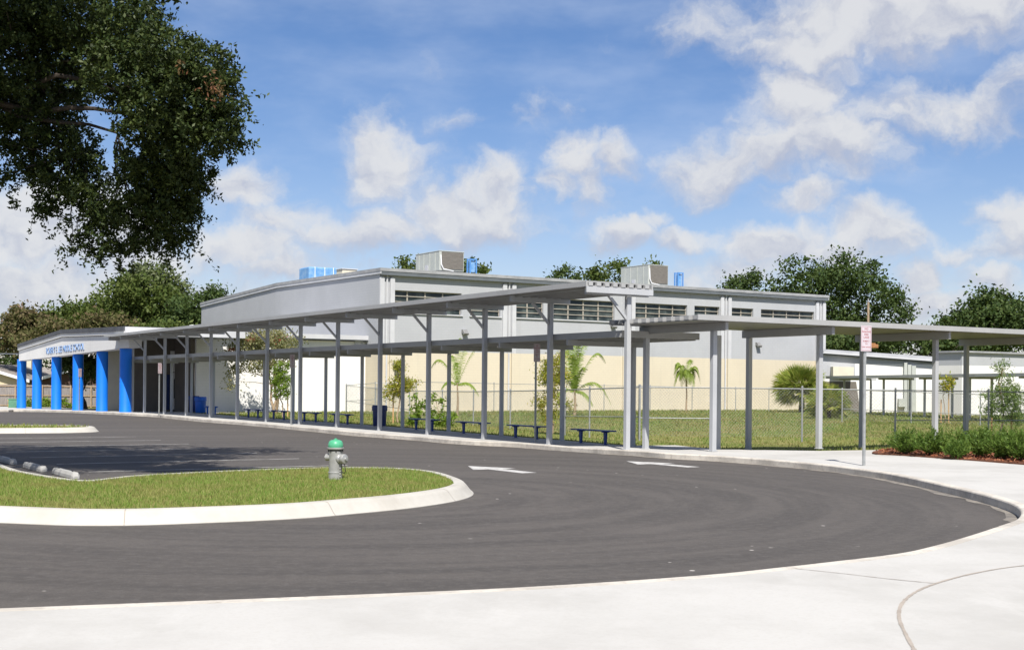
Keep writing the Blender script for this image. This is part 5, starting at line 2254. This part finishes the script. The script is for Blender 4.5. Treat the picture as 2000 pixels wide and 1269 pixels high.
# ------------------------------------------------------------------ hydrant
hb = gnd(655, 934, .2)
hy = thing('fire_hydrant', 'silver fire hydrant with a green bonnet on the grass island', 'fire hydrant', tuple(hb))
mb = MB()
mb.lathe([(.128, -.1), (.128, .10), (.135, .105), (.135, .125), (.122, .13), (.122, .42), (.13, .50), (.13, .515)], 28, hb)
mb.build('barrel', M['hydrant'], hy, smooth=True)
mb = MB()
mb.lathe([(.118, .515), (.118, .545)], 24, hb)
for i in range(8):
    a = i * math.pi / 4 + .2
    q = hb + Vector((math.cos(a) * .132, math.sin(a) * .132, 0))
    mb.tube([q + UP * .50, q + UP * .565], .012, 6)
mb.build('bolt_ring', M['blackmetal'], hy)
mb = MB()
mb.lathe([(.10, .545), (.155, .548), (.16, .56), (.16, .578), (.15, .585), (.10, .586)], 28, hb)
mb.build('flange', M['hydrant'], hy, smooth=True)
mb = MB()
mb.lathe([(.135, .584), (.142, .60), (.142, .635), (.130, .68), (.105, .712), (.07, .724), (.05, .726), (.0, .726)], 28, hb)
bon = mb.build('bonnet', M['hydcap'], hy, smooth=True)
mb = MB()
mb.lathe([(.05, .724), (.05, .738), (.024, .740), (.022, .756), (0, .757)], 5, hb)
mb.build('operating_nut', M['hydcap'], bon)
nd_ = Vector((.80, -.60, 0))
nc = hb + UP * .375
mb = MB()
mb.lathe([(.09, .06), (.09, .135), (.075, .15), (.075, .17)], 20, nc, nd_)
noz = mb.build('nozzle', M['hydrant'], hy, smooth=True)
mb = MB()
mb.lathe([(.088, .165), (.093, .175), (.093, .235), (.085, .25), (.03, .262), (.03, .29), (0, .292)], 20, nc, nd_)
mb.build('nozzle_cap', M['hydrant'], noz, smooth=True)
nd2 = Vector((-.75, .2, 0)).normalized()
mb = MB()
mb.lathe([(.06, .08), (.06, .14), (.066, .145), (.066, .19), (.02, .2), (.02, .22), (0, .22)], 16, nc + UP * .02, nd2)
mb.build('side_nozzle', M['hydrant'], hy, smooth=True)
mb = MB()
cp = nc + nd_ * .23 - UP * .085
bp = hb + Vector((.12, -.06, .13))
pts = []
for i in range(13):
    t = i / 12
    q = cp.lerp(bp, t) - UP * (.08 * math.sin(math.pi * t)) + nd_ * (.06 * math.sin(math.pi * t))
    pts.append(q)
mb.tube(pts, .008, 6)
pts = [nc + nd_ * .15 - UP * .08, nc + nd_ * .16 - UP * .16, nc + nd_ * .13 - UP * .24]
mb.tube(pts, .008, 6)
mb.build('chain', M['blackmetal'], hy)
mb = MB()
for i in range(4):
    q = hb + Vector((.10, -.09, .05 + i * .05))
    mb.box(q, .03, .03, .03)
mb.build('ground_flange_lug', M['hydrant'], hy)

# ------------------------------------------------------------------ wheel stops
for i, lab in enumerate(('concrete wheel stop nearest the grass, half in sunlight', 'middle concrete wheel stop in the tree shade', 'farthest concrete wheel stop at the left edge in shade')):
    c = Vector((-9.15, 27.15, 0)) + T * (3.08 * .92 * i)
    c = [gnd(128, 929.5, .0), gnd(68, 917, .0), gnd(12, 903, .0)][i]
    z = gz(c.x, c.y, 0) + .002
    th_ = thing('wheel_stop', lab, 'wheel stop', (c.x, c.y, z), 'wheel stops along the island')
    prof = [(-.09, 0), (.09, 0), (.085, .07), (.05, .13), (-.05, .13), (-.085, .07)]
    mb = MB()
    a = [Vector((c.x, c.y, z)) + R * x + UP * y_ - T * .86 for x, y_ in prof]
    mb.prism(a, T * 1.72)
    for sg in (-1, 1):
        base = [Vector((c.x, c.y, z)) + R * x + UP * y_ + T * .86 * sg for x, y_ in prof]
        tip = [Vector((c.x, c.y, z)) + R * x * .7 + UP * y_ * .45 + T * .95 * sg for x, y_ in prof]
        n0 = len(mb.v)
        mb.v += [tuple(p) for p in base + tip]
        for k in range(6):
            k2 = (k + 1) % 6
            mb.f.append((n0 + k, n0 + k2, n0 + 6 + k2, n0 + 6 + k))
        mb.f.append(tuple(n0 + 6 + k for k in range(6)))
    mb.build('block', M['stop'], th_, bevel=.008)
    for sg in (-1, 1):
        mb = MB()
        q = Vector((c.x, c.y, z + .13)) + T * .6 * sg
        mb.lathe([(.02, -.02), (.02, .012), (0, .014)], 8, q)
        mb.build('anchor_pin', M['blackmetal'], th_)

# ------------------------------------------------------------------ the overhanging oak
OY = 26.0
ob = Vector((-14.5, 25.0, 0))
ob.z = .1
oak = thing('live_oak', 'large live oak whose dark leafy branches overhang the upper left corner', 'tree', tuple(ob))
OB = [  # px, py, rpx, rpy, depth offset, depth radius
    (60, 60, 100, 90, 0, 2.2), (180, 60, 100, 80, 0, 2.0), (270, 50, 65, 70, .5, 1.6), (60, 190, 100, 80, .3, 2.0), (130, 150, 80, 60, .8, 1.6), (240, 150, 80, 70, -.4, 1.6),
    (330, 110, 70, 55, -.6, 1.4), (400, 130, 60, 50, -.8, 1.2), (440, 190, 50, 55, -.9, 1.1), (350, 190, 80, 60, -1.0, 1.3), (450, 255, 50, 50, -1.0, 1.0), (380, 260, 80, 55, -1.0, 1.3),
    (290, 250, 55, 55, -.9, 1.2), (330, 330, 80, 50, -.5, 1.2), (385, 340, 50, 50, -.4, 1.1), (250, 330, 34, 40, -.2, .8),
    (50, 270, 60, 50, .5, 1.4), (120, 270, 60, 60, .4, 1.3), (170, 310, 50, 60, .3, 1.1), (60, 330, 50, 40, .3, 1.0), (110, 360, 55, 50, .2, 1.1), (175, 385, 50, 45, .1, 1.0), (100, 405, 30, 30, .1, .7),
    (200, 430, 45, 45, 0, 1.0), (270, 400, 50, 60, -.2, 1.1), (330, 410, 60, 60, -.2, 1.2), (360, 420, 42, 50, -.2, .9), (495, 280, 18, 12, -.9, .3), (470, 150, 18, 22, -.9, .4), (455, 100, 14, 14, -.8, .3), (410, 370, 20, 22, -.4, .4), (385, 465, 12, 26, -.2, .4), (130, 440, 14, 14, 0, .3), (35, 400, 14, 10, 0, .3), (145, 490, 16, 8, 0, .3), (358, 532, 9, 9, 0, .2), (232, 474, 44, 26, -.1, .8), (300, 468, 48, 28, -.1, .9), (355, 468, 24, 26, -.1, .6),
    (190, 490, 34, 16, 0, .5), (345, 515, 10, 14, 0, .3), (250, 515, 26, 10, 0, .4), (10, 350, 16, 16, .2, .4), (490, 240, 16, 20, -1, .4), (470, 315, 18, 12, -.9, .4), (395, 400, 20, 36, -.3, .5), (290, 497, 40, 12, -.1, .5), (165, 470, 18, 24, 0, .4),
]
sm = []
for px, py, rx, ry, dz, dr in OB:
    if px > 225:
        px = 225 + (px - 225) * .90
        dz -= 2.3 * max(0, 1 - py / 480)
    c = at(px, py, OY + dz)
    sm.append((c.x, c.y, c.z, rx * .88 * OY / F, dr, ry * .88 * OY / F))
B = np.array(sm)
wgt = (B[:, 3] * B[:, 5]) ** 1.0 * (B[:, 4]) ** .35
wgt /= wgt.sum()
nc = 3000
idx = rng.choice(len(B), nc, p=wgt)
d = rng.normal(size=(nc, 3))
d /= np.linalg.norm(d, axis=1)[:, None]
rr = rng.uniform(0, 1, nc) ** .42
cc = B[idx, :3] + d * rr[:, None] * B[idx, 3:6]
# keep the two see-through holes of the crown open
pxs = PX0 + F * (cc[:, 0]) / cc[:, 1]
pys = PY0 - F * (cc[:, 2] - CAM.z) / cc[:, 1]
hole = (((pxs - 205) / 22) ** 2 + ((pys - 300) / 40) ** 2 < 1) | (((pxs - 95) / 16) ** 2 + ((pys - 142) / 14) ** 2 < 1) & (rng.uniform(0, 1, nc) < .7)
cc = cc[~hole]
nc = len(cc)
nl = 110000
k = rng.integers(0, nc, nl)
# leaves strung along short twigs
td = rng.normal(size=(nc, 3)) * [1, 1, .8] + [.25, -.1, -.15]
td /= np.linalg.norm(td, axis=1)[:, None]
tl = rng.uniform(.15, .42, nc)
tt = rng.uniform(-.3, 1, nl)
pos = cc[k] + td[k] * (tl[k] * tt)[:, None] + rng.normal(size=(nl, 3)) * .045
cen_ = np.array(at(250, 240, OY - .6))
outr = cc - cen_
outr[:, 1] *= .4
dist_ = np.linalg.norm(outr, axis=1)
order = np.argsort(-dist_ + rng.uniform(0, 1.0, nc))[:420]
sp_pos = []
for i_ in order:
    dv = outr[i_] / (dist_[i_] + 1e-6)
    dv = dv + rng.normal(size=3) * .45 + np.array([0, 0, -.15])
    dv /= np.linalg.norm(dv)
    ln_ = rng.uniform(.2, .6)
    m_ = int(ln_ * 34)
    t_ = rng.uniform(0, 1, m_)
    q_ = cc[i_] + dv * (ln_ * t_)[:, None] + rng.normal(size=(m_, 3)) * (.055 * (1.1 - .7 * t_))[:, None]
    q_[:, 2] -= .12 * t_ ** 2
    sp_pos.append(q_)
pos = np.concatenate([pos] + sp_pos)
v = leaves_at(pos, None, .088, .46)
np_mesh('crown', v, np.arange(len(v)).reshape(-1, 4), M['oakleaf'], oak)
# tan dead sprig
bl = [pblob(420, 170, OY - 3.6, 24, 18, .3), pblob(410, 180, OY - 3.6, 14, 12, .2), pblob(345, 130, OY - 3.6, 12, 8, .2)]
crown_mesh('dry_foliage', bl, 120, .08, .14, M['redleaf'], oak, per=12, asp=.42)
# the rest of the crown, out of frame above and left, clumps added for shade
big_b = []
for (x, y, z, rx, ry, rz) in ((-15, 25, 9.5, 4.6, 4.2, 2.8), (-12.5, 26, 11.5, 4.0, 4.0, 2.2), (-16, 27, 12.5, 4.6, 4.0, 2.4), (-18.5, 24, 9.5, 3.4, 4, 2.6), (-10.2, 26, 12.0, 3.0, 3.4, 1.9),
                              (-8.2, 26.8, 11.2, 2.0, 2.4, 1.3), (-10.6, 20.6, 12.4, 2.9, 2.8, 1.8), (-9.6, 22.6, 11.0, 1.5, 1.8, 1.0), (-13.5, 18.6, 12.0, 3.4, 3, 2), (-7.2, 28.2, 12.7, 2.0, 2.2, 1.1), (-10, 28.5, 12.6, 3, 2.6, 1.4), (-8.2, 24.6, 12.6, 1.5, 1.6, .9), (-14.5, 22, 10.5, 3.6, 2.6, 2.2), (-14, 29, 10.5, 3.6, 2.8, 2.2), (-11, 24.3, 10.6, 2.0, 1.6, 1.4)):
    big_b.append((x, y, z, rx, ry, rz))
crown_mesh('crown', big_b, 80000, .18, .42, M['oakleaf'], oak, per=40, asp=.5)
mb = MB()
tp = limb(mb, ob - UP * .2, (-14.2, 25.3, 5.2), .55, .42, .02, 6)
fork = Vector((-14.2, 25.3, 5.2))
main = []
for dst, r in (((-11.2, 25.8, 7.6), .28), ((-16.5, 24, 9), .24), ((-14, 27.5, 10.5), .24), ((-13, 23.5, 9.8), .2)):
    main.append(limb(mb, fork, dst, r, r * .6, .05, 6))
e = main[0][-1]
hubs = []
for px, py, dz in ((60, 150, .2), (180, 120, .1), (150, 300, .2), (290, 130, -.4), (340, 240, -.8), (230, 260, -.1)):
    q = at(px, py, OY + dz)
    hubs.append(q)
    limb(mb, e, q, .07, .025, .06, 6)
for _ in range(170):
    c = Vector(cc[random.randint(0, nc - 1)])
    h = min(hubs, key=lambda q: (q - c).length)
    limb(mb, h.lerp(c, random.uniform(0, .35)), c, .022, .005, .05, 5)
for _ in range(40):
    q = main[random.randint(1, 3)][-1]
    c = big_b[random.randint(0, len(big_b) - 1)]
    limb(mb, q, Vector(c[:3]) + Vector((random.uniform(-1, 1) * c[3], random.uniform(-1, 1) * c[4], random.uniform(-1, 1) * c[5])) * .7, .07, .015, .05, 5)
mb.build('trunk', M['bark'], oak, smooth=True)
